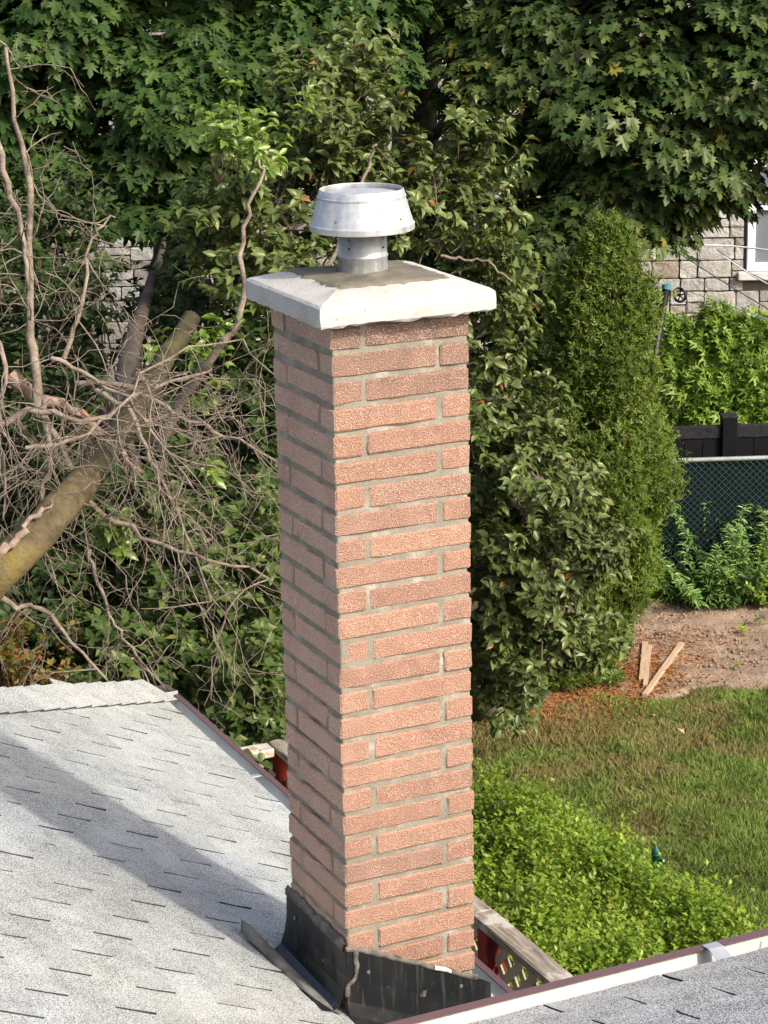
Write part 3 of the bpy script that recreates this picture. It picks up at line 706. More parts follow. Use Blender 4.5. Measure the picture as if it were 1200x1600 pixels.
# metal vent cowl: thing part > pieces
VC = (0.183, 0.203); vz = ZT+0.100
prof = [(0.0625, -0.03), (0.0625, 0.028), (0.0645, 0.030), (0.0645, 0.034), (0.0620, 0.036), (0.0620, 0.17), (0.060, 0.17), (0.060, 0.0)]
Vv, Ff = lathe(prof, 56)
pipe = link('flue_pipe', mesh_from('flue_pipe', Vv, Ff, True), M['galv_dull'], chim, (*VC, vz)); tag(pipe, 'dull galvanised flue pipe')
cz = 0.098
prof = [(0.1270, cz-0.001), (0.1325, cz), (0.1335, cz+0.003), (0.1325, cz+0.012), (0.1335, cz+0.0145), (0.1318, cz+0.017), (0.1300, cz+0.017), (0.1112, cz+0.080), (0.1128, cz+0.0815), (0.1128, cz+0.085),
        (0.1105, cz+0.0865), (0.1065, cz+0.101), (0.1055, cz+0.1025), (0.1045, cz+0.101), (0.1085, cz+0.084), (0.1270, cz+0.017), (0.1270, cz-0.001)]
Vv, Ff = lathe(prof, 80)
cowl = link('vent_cowl', mesh_from('vent_cowl', Vv, Ff, True), M['galv'], chim, (*VC, vz)); tag(cowl, 'open conical galvanised cowl round the flue top')
mod = cowl.modifiers.new('e', 'EDGE_SPLIT'); mod.split_angle = R(38)
prof = [(0.0001, cz+0.0965), (0.04, cz+0.0955), (0.085, cz+0.092), (0.099, cz+0.089), (0.100, cz+0.085), (0.02, cz+0.083)]
Vv, Ff = lathe(prof, 56); link('rain_disc', mesh_from('rain_disc', Vv, Ff, True), M['galv'], cowl)
for a in (0, 120, 240):
    c_ = math.cos(R(a+30)); s_ = math.sin(R(a+30))
    bk = link('bracket', bm_mesh('bracket', box_bm(0.058, 0.012, 0.003)), M['galv_dull'], cowl, (0.092*c_, 0.092*s_, cz+0.055)); bk.rotation_euler = (0, 0, R(a+30))
def screw(parent, ang, r, z, rad, mat, tilt=0):
    b = bmesh.new(); bmesh.ops.create_cone(b, cap_ends=True, segments=8, radius1=rad, radius2=rad*0.6, depth=0.004)
    o = link('screw', bm_mesh('screw', b), mat, parent, (r*math.cos(ang), r*math.sin(ang), z))
    o.rotation_euler = Vector((math.cos(ang), math.sin(ang), tilt)).to_track_quat('Z', 'Y').to_euler()
camang = math.atan2(CAM[1]-VC[1], CAM[0]-VC[0])
for da in (-31, 50, 120, 210): screw(cowl, camang+R(da), 0.1245, cz+0.034, 0.0034, M['rust'], 0.3)
for da in (-33, 56, 150, 240):
    screw(pipe, camang+R(da), 0.0625, 0.056, 0.0034, M['dark']); screw(pipe, camang+R(da), 0.0625, 0.077, 0.0022, M['dark']); screw(pipe, camang+R(da), 0.0625, 0.084, 0.0022, M['dark'])

# flashing ------------------------------------------------------------
def strip(name, cols, mat, parent, thick=0.0016, smooth=False):
    """cols: list of columns (same count of points); makes a thin sheet"""
    nC = len(cols); nR = len(cols[0]); V = [np.array(p, float) for c in cols for p in c]
    F = [(c*nR+r, c*nR+r+1, (c+1)*nR+r+1, (c+1)*nR+r) for c in range(nC-1) for r in range(nR-1)]
    o = link(name, mesh_from(name, V, F, smooth), mat, parent)
    md = o.modifiers.new('s', 'SOLIDIFY'); md.thickness = thick; md.offset = 0
    return o
FH = 0.205
# left face: upright sheet, kicks out onto the slope
cols = []
for y in np.linspace(W+0.012, -0.012, 14):
    zb = zl(0.0); jz = rng.normal(0, 0.0012)
    cols.append([(-0.007, y, zb+FH+jz), (-0.010+rng.normal(0, 0.0008), y, zb+FH*0.62), (-0.017+rng.normal(0, 0.001), y, zb+0.085), (-0.030, y, zb+0.05), (-0.052, y-0.004, zl(-0.052)+0.014), (-0.085, y-0.006, zl(-0.085)+0.010)])
fl1 = strip('flashing', cols, M['flash'], chim); tag(fl1, 'black sheet flashing on the left face')
# loose scuffed flap lying on the shingles
cols = []
for k, t in enumerate(np.linspace(0, 1, 10)):
    y = W+0.055-(W+0.075)*t
    wd = 0.052*(1-0.55*t); lift = 0.055*(1-t)**1.2
    xo = -0.118+0.062*t
    cols.append([(xo+wd, y-0.01, zl(xo+wd)+0.016), (xo+wd*0.35, y, zl(xo)+0.014+lift*0.55+rng.normal(0, 0.001)), (xo-0.006, y+0.01, zl(xo)+0.010+lift), (xo-0.012, y+0.006, zl(xo)+0.008+lift*0.45)])
fl2 = strip('flashing_flap', cols, M['flap'], chim); tag(fl2, 'scuffed bent flap of flashing lying on the shingles')
# right face sheet, wraps the corner
cols = []
for x in np.linspace(-0.012, W+0.042, 16):
    zb = zl(x); t = (x+0.012)/(W+0.054)
    cols.append([(x, -0.008, zb+FH*(1-0.02*t)+0.004*math.sin(x*37)+rng.normal(0, 0.0012)), (x, -0.012+rng.normal(0, 0.0006), zb+0.12), (x, -0.020+rng.normal(0, 0.0008), zb+0.055), (x, -0.033, zb+0.016), (x, -0.075, zb+0.011)])
fl3 = strip('flashing', cols, M['flash'], chim); tag(fl3, 'black sheet flashing on the sunlit right face')
# nail heads in the flashing
for x_, dz_ in ((0.055, 0.15), (0.33, 0.17)):
    b_ = bmesh.new(); bmesh.ops.create_cone(b_, cap_ends=True, segments=10, radius1=0.006, radius2=0.004, depth=0.003)
    o = link('nail', bm_mesh('nail', b_), M['flap'], chim, (x_, -0.0125, zl(x_)+dz_)); o.rotation_euler = (R(90), 0, 0)
for y_, dz_ in ((0.33, 0.15), (0.13, 0.11)):
    b_ = bmesh.new(); bmesh.ops.create_cone(b_, cap_ends=True, segments=10, radius1=0.006, radius2=0.004, depth=0.003)
    o = link('nail', bm_mesh('nail', b_), M['flap'], chim, (-0.013, y_, zl(0)+dz_)); o.rotation_euler = (0, R(-90), 0)
# sealant beads
def bead(pts, r, mat, label=None):
    """smeared sealant: a flat ragged ribbon pressed on the wall"""
    n = 46; P_ = smooth_path(pts, n); t = nz(np.gradient(P_, axis=0))
    onleft = abs(P_[-1, 0]-P_[0, 0]) < 0.05 and abs(P_[-1, 1]-P_[0, 1]) > 0.1
    nw = np.array([-1.0, 0, 0]) if onleft else np.array([0, -1.0, 0])
    sd = nz(np.cross(t, nw)); V = []; F = []
    up_ = r*(0.5+1.1*vnoise(P_, 45, 7)+rng.uniform(0, 0.3, n)); dn_ = r*(0.4+1.3*vnoise(P_+5, 60, 8)+rng.uniform(0, 0.3, n)); th = r*(0.35+0.55*vnoise(P_+9, 70, 9))
    for i in range(n):
        V += [P_[i]+sd[i]*up_[i]-nw*0.002, P_[i]+sd[i]*up_[i]*0.55+nw*th[i], P_[i]-sd[i]*dn_[i]*0.4+nw*th[i]*0.8, P_[i]-sd[i]*dn_[i]-nw*0.002]
    for i in range(n-1):
        for k in range(3): F.append((4*i+k, 4*i+k+1, 4*i+k+5, 4*i+k+4))
    o = link('sealant', mesh_from('sealant', V, F, True), mat, chim)
    if label: tag(o, label)
zf = zl(0)+FH
bead([(-0.006, W+0.012, zf+0.002), (-0.007, 0.25, zf+0.005), (-0.007, 0.12, zf+0.002), (-0.009, -0.006, zf+0.004)], 0.013, M['seal'])
bead([(-0.009, -0.008, zf), (0.06, -0.008, zl(0.06)+FH+0.004), (0.2, -0.008, zl(0.2)+FH+0.002), (W, -0.008, zl(W)+FH)], 0.0065, M['seal'])
bead([(0.25, -0.013, zl(0.25)+FH+0.004), (0.30, -0.013, zl(0.30)+FH+0.003)], 0.006, M['seal_w'])
bead([(0.018, -0.014, zf-0.005), (0.020, -0.016, zf-0.05), (0.014, -0.018, zf-0.085), (-0.008, -0.021, zf-0.105), (-0.012, -0.024, zf-0.13)], 0.0055, M['seal'])
bead([(0.215, -0.014, zl(.215)+0.135), (0.212, -0.015, zl(.212)+0.115)], 0.007, M['seal'])
bead([(0.1, -0.06, zl(.1)+0.012), (0.25, -0.07, zl(.25)+0.012), (0.40, -0.06, zl(.40)+0.012)], 0.005, M['seal'])

# ================================================================== VEGETATION HELPERS
def T_maple():
    h = [(0.0, 0.0), (0.34, -0.09), (0.25, 0.09), (0.56, 0.20), (0.32, 0.30), (0.62, 0.60), (0.15, 0.47), (0.22, 0.74), (0.0, 1.05)]
    V = [(x, y, 0.07*x) for x, y in h]+[(-x, y, 0.07*x) for x, y in h[1:-1]]
    n = len(h); right = list(range(n)); left = [0]+list(range(n, n+n-2))+[n-1]
    V = [(x, y-0.0, z-0.18*y*y) for x, y, z in V]
    return np.array(V), [tuple(right), tuple(left[::-1])]
def T_ovate(w=0.30, fold=0.10, curl=0.12):
    V = [(0, 0, 0), (0, 0.35, 0.0), (0, 0.70, -0.03), (0, 1.0, -curl), (w*0.80, 0.28, fold), (w*0.85, 0.62, fold), (-w*0.80, 0.28, fold), (-w*0.85, 0.62, fold)]
    return np.array(V), [(0, 4, 5, 1), (1, 5, 2), (2, 5, 3), (0, 1, 7, 6), (1, 2, 7), (2, 3, 7)]
def T_small(w=0.34):
    V = [(0, 0, 0), (w, 0.45, 0.08), (0, 1, -0.04), (-w, 0.45, 0.08)]
    return np.array(V), [(0, 1, 2), (0, 2, 3)]
def T_spray(nf=5, spread=1.15, wd=0.085):
    V = []; F = []
    for k in range(nf):
        a = (k/(nf-1)-0.5)*2*spread; L = 1.0-0.35*abs(a)/spread
        bx, by = 0.0, 0.30*(1-abs(a)/spread)*0.9
        dx, dy = math.sin(a), math.cos(a); px, py = dy, -dx
        i = len(V)
        V += [(bx+dx*0.1+px*wd, by+dy*0.1+py*wd, 0), (bx+dx*L, by*0.4+dy*L, -0.10), (bx+dx*0.1-px*wd, by+dy*0.1-py*wd, 0)]
        F += [(i, i+1, i+2)]
    return np.array(V), F
def T_lance(w=0.11):
    V = [(0, 0, 0), (w, 0.35, 0.05), (w*0.6, 0.72, 0.0), (0, 1, -0.22), (-w*0.6, 0.72, 0.0), (-w, 0.35, 0.05), (0, 0.4, 0.0)]
    return np.array(V), [(0, 1, 6), (1, 2, 3, 6), (6, 3, 4, 5), (0, 6, 5)]
TM, TO, TS, TSP, TL = T_maple(), T_ovate(0.26, 0.13, 0.16), T_small(), T_spray(), T_lance()
TO2 = (np.array([(0, 0, 0), (0.32, 0.40, 0.10), (0, 1.0, -0.10), (-0.32, 0.40, 0.10), (0, 0.45, 0.0)]), [(0, 1, 4), (1, 2, 4), (0, 4, 3), (4, 2, 3)])

def leaf_frames(nrm, tip):
    nrm = nz(nrm); tip = tip-(tip*nrm).sum(1, keepdims=True)*nrm; tip = nz(tip)
    return np.cross(tip, nrm), tip, nrm
def leaf_mesh(name, pos, nrm, tip, size, T, base):
    s, t, n = leaf_frames(nrm, tip); tv, tf = T; k = len(tv)
    V = (pos-np.asarray(base))[:, None, :]+size[:, None, None]*(tv[None, :, 0:1]*s[:, None]+tv[None, :, 1:2]*t[:, None]+tv[None, :, 2:3]*n[:, None])
    fl = np.concatenate([np.array(f) for f in tf]); cnt = np.array([len(f) for f in tf])
    L = (np.arange(len(pos))[:, None]*k+fl[None]).ravel()
    return np_mesh(name, V.reshape(-1, 3), L, np.tile(cnt, len(pos)))
def foliage(parent, pos, nrm, tip, size, T, mat, base, parts=0, name='foliage', leafname='leaf'):
    pos = np.asarray(pos); base = np.asarray(base, float); pick = np.zeros(len(pos), bool)
    if parts:
        u, v, d = topx(pos); ok = (u > 5) & (u < 1195) & (v > 5) & (v < 1595)
        face = np.abs((nz(nrm)*nz(CAM-pos)).sum(1)); cell = (np.clip(u, -50, 1300)//16).astype(int)*1000+(np.clip(v, -50, 1700)//16).astype(int)
        order = np.argsort(d); order = order[ok[order]]
        _, first = np.unique(cell[order], return_index=True); cand = order[first]
        sc = size[cand]*(0.3+face[cand])/d[cand]
        pick[cand[np.argsort(-sc)[:parts]]] = True
        tm = mesh_from(leafname, *T); tm.materials.append(mat)
        s, t, n = leaf_frames(nrm[pick], tip[pick])
        for p, a, b, c, z in zip(pos[pick]-base, s, t, n, size[pick]):
            o = bpy.data.objects.new(leafname, tm); COL.objects.link(o); o.parent = parent
            o.matrix_basis = Matrix(((a[0]*z, b[0]*z, c[0]*z, p[0]), (a[1]*z, b[1]*z, c[1]*z, p[1]), (a[2]*z, b[2]*z, c[2]*z, p[2]), (0, 0, 0, 1)))
    k = ~pick
    o = link(name, leaf_mesh(name, pos[k], nrm[k], tip[k], size[k], T, base), mat, parent)
    tag(o, kind='stuff'); return o
def rdirs(n):
    return nz(rng.normal(0, 1, (n, 3)))
UPV = np.array([0, 0, 1.0]); SUNV = np.array([SUN_XY[0]*math.cos(SUN_EL), SUN_XY[1]*math.cos(SUN_EL), math.sin(SUN_EL)])

def pad_leaves(blobs, per, padr, size, flat=0.26, droop=0.38, fill=0.8):
    """leaves on many overlapping shelves: blobs = (centre, radius, pads)"""
    Ps, Ns, Ts = [], [], []; centres = []
    for c, r, npad in blobs:
        d = rdirs(npad); rad = r*rng.uniform(0.35, 1.0, npad)**0.55
        cen = c+d*rad[:, None]*np.array([1, 1, 0.85]); centres.append((cen, d, np.full(npad, r)))
    cen = np.concatenate([x[0] for x in centres]); out = np.concatenate([x[1] for x in centres])
    for c, o in zip(cen, out):
        n = int(per*rng.uniform(0.6, 1.4)); pr = padr*rng.uniform(0.65, 1.3)
        a = rng.uniform(0, 2*np.pi, n); q = np.sqrt(rng.uniform(0, 1, n))
        axis = nz(o*0.34+UPV*1.0+SUNV*0.22+rng.normal(0, 0.16, 3))
        e1 = nz(np.cross(axis, [0.3, 0.5, 0.1])); e2 = np.cross(axis, e1)
        rad = (np.cos(a)[:, None]*e1+np.sin(a)[:, None]*e2)
        p = c+rad*(q*pr)[:, None]+axis*((1-q*q)*pr*flat+rng.normal(0, 0.06*padr+0.02, n))[:, None]
        nn = nz(axis+rad*(q*0.45)[:, None]+rng.normal(0, 0.27, (n, 3)))
        tt = rad*1.0-UPV*droop+rng.normal(0, 0.35, (n, 3))+o*0.4
        Ps.append(p); Ns.append(nn); Ts.append(tt)
    P_, N_, T_ = map(np.concatenate, (Ps, Ns, Ts))
    return P_, N_, T_, size*rng.uniform(0.65, 1.2, len(P_)), cen
def branches_to(base, cen, root_pts, r0=0.02, n=40, frac=1.0):
    """thin branches from points on the trunk towards shelf centres"""
    root_pts = np.asarray(root_pts); out = []
    for c in cen[rng.permutation(len(cen))[:n]]:
        d = np.linalg.norm(root_pts-c, axis=1)+np.maximum(0, root_pts[:, 2]-c[2])*1.2
        s = root_pts[np.argmin(d)]; L = np.linalg.norm(c-s)
        if L < 0.05: continue
        mid = (s+c)/2+np.array([0, 0, 0.10*L])+rng.normal(0, 0.06*L, 3)
        P_ = smooth_path([s, mid, c], 7, 0.012*L)
        out.append((P_, np.linspace(r0*min(1, 0.5+L*0.3), 0.004, 7)))
    return out
def B(u, v, d, r, n):                       # a crown lobe: where it stands, its radius, number of shelves
    return (at(u, v, d), r, n)

# ------------------------------------------------------------------ far right maple
mb = onz(652, 905, 0.0); mb = np.array([*at(652, 300, 20.3)[:2], 0.0])
maple = thing('maple_tree', 'big dark maple tree overhanging the cedar at the upper right', 'tree', mb, 'maples along the back fence')
tr = smooth_path([mb, at(655, 420, 20.4), at(648, 250, 20.3), at(655, 60, 20.2), at(700, -250, 20.0), at(740, -520, 20.0)], 24, 0.01)
lim = [tr]
for pts in ([at(650, 230, 20.3), at(760, 130, 19.6), at(930, 40, 19.2), at(1080, -60, 19)], [at(655, 60, 20.2), at(800, -60, 19.8), at(1000, -200, 19.4)],
            [at(650, 200, 20.3), at(560, 60, 19.8), at(470, -60, 19.4)], [at(650, 270, 20.3), at(800, 250, 19.4), at(960, 240, 18.9), at(1120, 210, 18.6)], [at(652, 330, 20.3), at(760, 340, 19.4), at(860, 360, 18.7)]):
    lim.append(smooth_path(pts, 12, 0.02))
tubes('trunk', [(tr, np.linspace(0.26, 0.14, 24))], M['bark'], maple, mb, 10)
tubes('branch', [(p, np.linspace(0.055, 0.012, 12)) for p in lim[1:]], M['bark'], maple, mb, 6)
bl = [B(1010, 200, 18.4, 0.80, 56), B(1150, 130, 18.4, 0.62, 40), B(1180, 215, 18.5, 0.40, 18), B(830, 150, 18.9, 0.75, 44), B(880, 250, 18.8, 0.55, 26), B(760, 60, 19.2, 0.50, 26), B(930, 40, 18.9, 0.95, 54), B(1100, 10, 18.8, 0.9, 50), B(1230, 60, 18.6, 0.8, 30),
      B(860, 390, 18.3, 0.30, 12), B(1000, 325, 18.4, 0.30, 18), B(1095, 300, 18.4, 0.26, 12), B(940, 320, 18.5, 0.28, 12), B(800, 260, 19.2, 0.4, 14), B(640, -20, 19.6, 0.4, 14), B(820, 420, 18.7, 0.3, 10), B(790, 370, 19.0, 0.35, 10),
      B(700, -140, 19.6, 1.0, 34), B(930, -180, 19.4, 1.2, 40), B(1150, -170, 19.2, 1.1, 32), B(900, -420, 19.8, 1.2, 20)]
p, n, t, s, cen = pad_leaves([(c_, r_, max(4, int(k_*0.68))) for c_, r_, k_ in bl], 120, 0.36, 0.108)
foliage(maple, p, n, t, s, TM, M['maple'], mb, 200)
tubes('twigs', branches_to(mb, cen, np.concatenate(lim), 0.022, 220), M['bark'], maple, mb, 3)

# ------------------------------------------------------------------ left maple
mb2 = np.array([*at(262, 420, 18.8)[:2], 0.0])
maple2 = thing('maple_tree', 'broad leaved maple with low hanging boughs at the upper left', 'tree', mb2, 'maples along the back fence')
tr2 = smooth_path([mb2, at(258, 480, 18.8), at(268, 370, 18.7), at(300, 230, 18.6), at(340, 40, 18.5), at(380, -300, 18.5)], 24, 0.01)
tr3 = smooth_path([mb2+np.array([-0.1, 0.05, 0.2]), at(110, 520, 18.6), at(55, 400, 18.4), at(40, 250, 18.2), at(60, 30, 18.2), at(90, -250, 18.2)], 24, 0.01)
tubes('trunk', [(tr2, np.linspace(0.15, 0.07, 24)), (tr3, np.linspace(0.15, 0.07, 24))], M['bark'], maple2, mb2, 10)
lim2 = [tr2, tr3]
for pts in ([at(290, 260, 18.6), at(200, 180, 17.9), at(90, 120, 17.4)], [at(320, 140, 18.5), at(430, 70, 17.9), at(540, 40, 17.6)], [at(50, 300, 18.2), at(150, 270, 17.8), at(250, 280, 17.3)], [at(300, 230, 18.6), at(350, 220, 17.8), at(330, 280, 17.2)]):
    lim2.append(smooth_path(pts, 12, 0.02))
tubes('branch', [(p, np.linspace(0.04, 0.01, 12)) for p in lim2[2:]], M['bark'], maple2, mb2, 6)
bl = [B(60, 60, 17.6, 0.70, 40), B(230, 60, 17.9, 0.75, 40), B(280, 170, 17.5, 0.50, 30), B(330, 130, 17.5, 0.45, 24), B(110, 150, 17.9, 0.40, 12), B(430, 50, 17.9, 0.65, 40), B(470, 150, 18.1, 0.28, 10), B(550, 45, 17.8, 0.42, 24), 
      B(120, 275, 17.5, 0.34, 18), B(190, 265, 17.5, 0.28, 12), B(250, 300, 17.4, 0.34, 18), B(320, 295, 17.5, 0.28, 12), B(15, 170, 17.8, 0.5, 20), B(10, 300, 18.0, 0.4, 12), B(350, 215, 17.6, 0.28, 12),
      B(80, -130, 17.9, 1.0, 36), B(300, -140, 18.0, 1.1, 40), B(530, -130, 18.1, 1.0, 34), B(300, -380, 18.3, 1.3, 30), B(-100, 60, 17.8, 0.8, 20)]
p, n, t, s, cen = pad_leaves([(c_, r_, max(4, int(k_*0.64))) for c_, r_, k_ in bl], 112, 0.34, 0.110)
foliage(maple2, p, n, t, s, TM, M['maple_l'], mb2, 200)
tubes('twigs', branches_to(mb2, cen, np.concatenate(lim2), 0.02, 200), M['bark'], maple2, mb2, 3)

# ------------------------------------------------------------------ apple tree behind the chimney
def shoots(tips, L0, nsub, leaf_gap, size, droop=0.15, spread=0.5):
    """leafy shoots: returns leaves and twig paths. tips = (start, direction, length, radius)"""
    Ps, Ns, Ts, Ss, tw = [], [], [], [], []
    for st, d, L in tips:
        n = 9; d = nz(np.asarray(d, float)); P_ = [np.asarray(st, float)]; dd = d.copy()
        for i in range(n-1):
            dd = nz(dd+rng.normal(0, 0.10, 3)+UPV*0.05); P_.append(P_[-1]+dd*L/(n-1))
        P_ = np.array(P_); tw.append((P_, np.linspace(0.005+0.004*L, 0.0022, n)))
        subs = [(P_, L)]
        for k in range(nsub):
            i = rng.integers(2, n-1); sd = nz(dd*0.6+rng.normal(0, spread, 3)+UPV*0.15); sl_ = L*rng.uniform(0.18, 0.42)
            Q = P_[i]+np.linspace(0, 1, 5)[:, None]*sd*sl_+rng.normal(0, 0.008, (5, 3)); Q[0] = P_[i]
            tw.append((Q, np.linspace(0.004, 0.0018, 5))); subs.append((Q, sl_))
        for Q, ln in subs:
            m_ = max(5, int(ln/leaf_gap)); s_ = rng.uniform(0.12, 1.0, m_)*(len(Q)-1)
            s_ = np.append(s_, [len(Q)-1]*4); i = np.minimum(s_.astype(int), len(Q)-2); f = (s_-i)[:, None]
            pp = Q[i]*(1-f)+Q[i+1]*f; ax = nz(Q[i+1]-Q[i]); a = rng.uniform(0, 2*np.pi, len(pp))
            e1 = nz(np.cross(ax, UPV+0.01)); e2 = np.cross(ax, e1)
            rad = np.cos(a)[:, None]*e1+np.sin(a)[:, None]*e2
            tp = nz(rad*0.9+ax*0.75+rng.normal(0, 0.2, (len(pp), 3))-UPV*droop)
            nn = nz(ax*0.8-rad*0.4+UPV*0.6+SUNV*0.4+rng.normal(0, 0.35, (len(pp), 3)))
            Ps.append(pp); Ns.append(nn); Ts.append(tp); Ss.append(size*rng.uniform(0.55, 1.15, len(pp)))
    return np.concatenate(Ps), np.concatenate(Ns), np.concatenate(Ts), np.concatenate(Ss), tw
def tips_in(regions):
    out = []
    for (u0, u1, v0, v1, d0, d1, num, L, bias) in regions:
        for k in range(num):
            c = at(rng.uniform(u0, u1), rng.uniform(v0, v1), rng.uniform(d0, d1))
            out.append((c, nz(np.array(bias, float)+rng.normal(0, 0.55, 3)), L*rng.uniform(0.6, 1.25)))
    return out
rtv = _rt; fwh = np.array([FW[0], FW[1], 0]); fwh = fwh/np.linalg.norm(fwh)
def dirv(r, f, z): return rtv*r+fwh*f+UPV*z
ab = np.array([*onz(760, 1120, 0.0)[:2], 0.0])
apple = thing('apple_tree', 'bushy apple tree with grey green leaves close behind the chimney', 'tree', ab)
atr = smooth_path([ab, at(700, 900, 14.8), at(640, 700, 14.4), at(600, 520, 14.0), at(560, 380, 13.6), at(545, 200, 13.4)], 20, 0.015)
alim = [atr]
for pts in ([at(640, 700, 14.4), at(720, 560, 13.9), at(770, 420, 13.6)], [at(600, 520, 14.0), at(480, 420, 13.2), at(430, 300, 12.8)], [at(700, 900, 14.8), at(800, 820, 14.2), at(880, 780, 13.9)], [at(690, 860, 14.8), at(820, 980, 14.6), at(900, 960, 14.3)],
            [at(640, 700, 14.4), at(500, 680, 13.6), at(400, 640, 13.0)], [at(580, 430, 13.8), at(660, 330, 13.4), at(700, 250, 13.2)]):
    alim.append(smooth_path(pts, 10, 0.02))
tubes('trunk', [(atr, np.linspace(0.12, 0.03, 20))], M['twig'], apple, ab, 8)
tubes('branch', [(p, np.linspace(0.035, 0.01, 10)) for p in alim[1:]], M['twig'], apple, ab, 6)
reg = [ # u0,u1,v0,v1,d0,d1,num,L,bias
    (750, 890, 880, 1050, 14.2, 15.3, 84, 0.40, dirv(0.30, -0.55, 0.20)), (740, 870, 760, 900, 13.7, 14.8, 62, 0.42, dirv(0.35, -0.5, 0.35)), (735, 830, 660, 770, 13.7, 14.6, 30, 0.42, dirv(0.35, -0.4, 0.5)),
    (735, 775, 560, 660, 13.7, 14.4, 9, 0.42, dirv(0.4, -0.2, 0.8)), (740, 765, 480, 560, 13.6, 14.2, 5, 0.40, dirv(0.5, -0.1, 0.8)), (870, 910, 830, 940, 13.9, 14.6, 13, 0.34, dirv(0.6, -0.3, 0.3)),
    (640, 740, 300, 420, 13.0, 13.9, 22, 0.42, dirv(0.45, -0.2, 0.55)), (690, 740, 230, 290, 13.1, 13.6, 7, 0.36, dirv(0.45, -0.1, 0.75)), (420, 620, 250, 420, 12.8, 13.8, 72, 0.42, dirv(-0.05, -0.4, 0.6)),
    (440, 580, 150, 270, 12.9, 13.8, 36, 0.42, dirv(0.1, -0.3, 0.8)), (520, 580, 130, 190, 13.2, 13.6, 8, 0.36, dirv(0.35, -0.1, 0.8)), (335, 430, 320, 480, 12.4, 13.4, 34, 0.40, dirv(-0.2, -0.4, 0.55)), (740, 790, 1050, 1105, 14.8, 15.6, 12, 0.26, dirv(0.2, -0.5, 0.0)),
    (660, 760, 420, 500, 13.4, 14.2, 14, 0.36, dirv(0.5, -0.2, 0.4))]
p, n, t, s, tw = shoots(tips_in(reg), 0.4, 4, 0.018, 0.084)
foliage(apple, p, n, t, s, TO, M['apple'], ab, 260)
tubes('twigs', tw+branches_to(ab, np.array([x[0][0] for x in tw[::5]]), np.concatenate(alim), 0.012, 220), M['twig'], apple, ab, 3)
# bare bleached limbs of the apple tree
for pts, r in (([at(372, 505, 11.65), at(381, 455, 11.6), at(378, 400, 11.6), at(384, 345, 11.6), at(399, 300, 11.6), at(411, 268, 11.6), at(404, 250, 11.6)], 0.017),
               ([at(250, 700, 12.2), at(300, 600, 11.9), at(345, 545, 11.7), at(374, 500, 11.65)], 0.032), ([at(500, 430, 12.4), at(528, 385, 12.4), at(560, 300, 12.4), at(576, 250, 12.4), at(589, 226, 12.4)], 0.014),
               ([at(690, 400, 12.9), at(720, 402, 12.9), at(760, 412, 12.9), at(800, 440, 12.9)], 0.010)):
    P_ = smooth_path(pts, 16, 0.010); tubes('bare_branch', [(P_, np.linspace(r, r*0.45, 16)*(1+rng.normal(0, 0.08, 16)))], M['deadwood'], apple, ab, 7)

# ------------------------------------------------------------------ fresh green shoots and shrubs at left
def shrub(name, label, regs, T, mat, size, base_px, parts=0, nsub=5, gap=0.0175, stems=True, cat='shrub', group=None):
    b = np.array([*base_px, 0.0]); o = thing(name, label, cat, b, group)
    tips = tips_in(regs); p, n, t, s, tw = shoots(tips, 0.4, nsub, gap, size)
    k = p[:, 2] > 0.03
    foliage(o, p[k], n[k], t[k], s[k], T, mat, b, parts)
    st = []
    if stems:
        c = np.array([x[0] for x in tips])
        for q in c[rng.permutation(len(c))[:max(6, len(c)//4)]]:
            f = b+np.array([*rng.normal(0, 0.12, 2), 0]); m_ = (f+q)/2+rng.normal(0, 0.08, 3)
            st.append((smooth_path([f, m_, q], 8, 0.01), np.linspace(0.018, 0.006, 8)))
    tubes('stems', tw+st, M['twig'], o, b, 3)
    return o
def gxy(u, v, d): return at(u, v, d)[:2]
shrub('leafy_shrub', 'dense rounded leaf shrub behind the hip corner of the lower roof', [
    (250, 440, 960, 1110, 11.4, 12.6, 110, 0.40, dirv(0, -0.6, 0.35)), (300, 445, 850, 970, 11.6, 12.6, 70, 0.40, dirv(0, -0.6, 0.45)), (330, 445, 1090, 1180, 11.0, 12.0, 40, 0.36, dirv(0.1, -0.6, 0.1)), (140, 270, 1010, 1090, 11.6, 12.6, 40, 0.36, dirv(0, -0.5, 0.3))],
    TO2, M['shrub'], 0.066, gxy(350, 1000, 12.4), 240)
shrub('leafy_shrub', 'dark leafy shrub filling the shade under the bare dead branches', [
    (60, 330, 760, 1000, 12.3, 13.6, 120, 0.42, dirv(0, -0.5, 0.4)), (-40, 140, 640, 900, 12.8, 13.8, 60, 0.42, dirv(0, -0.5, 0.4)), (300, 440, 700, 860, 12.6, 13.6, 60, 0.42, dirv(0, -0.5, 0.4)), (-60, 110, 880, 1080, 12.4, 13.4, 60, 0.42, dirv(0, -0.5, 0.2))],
    TO2, M['shade_toned'], 0.066, gxy(180, 900, 13.6), 160)
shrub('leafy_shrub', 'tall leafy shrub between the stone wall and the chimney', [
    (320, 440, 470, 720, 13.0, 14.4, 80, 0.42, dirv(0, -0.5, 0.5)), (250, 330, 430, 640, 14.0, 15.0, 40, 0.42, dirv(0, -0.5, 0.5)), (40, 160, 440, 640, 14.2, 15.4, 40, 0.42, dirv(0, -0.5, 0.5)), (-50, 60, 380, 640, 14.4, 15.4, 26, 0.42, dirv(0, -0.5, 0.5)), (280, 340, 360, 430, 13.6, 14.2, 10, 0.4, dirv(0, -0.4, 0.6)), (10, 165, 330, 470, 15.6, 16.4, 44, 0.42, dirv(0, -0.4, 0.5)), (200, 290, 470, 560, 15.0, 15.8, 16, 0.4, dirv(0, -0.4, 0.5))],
    TO2, M['shade_toned'], 0.066, gxy(300, 620, 14.8), 160)
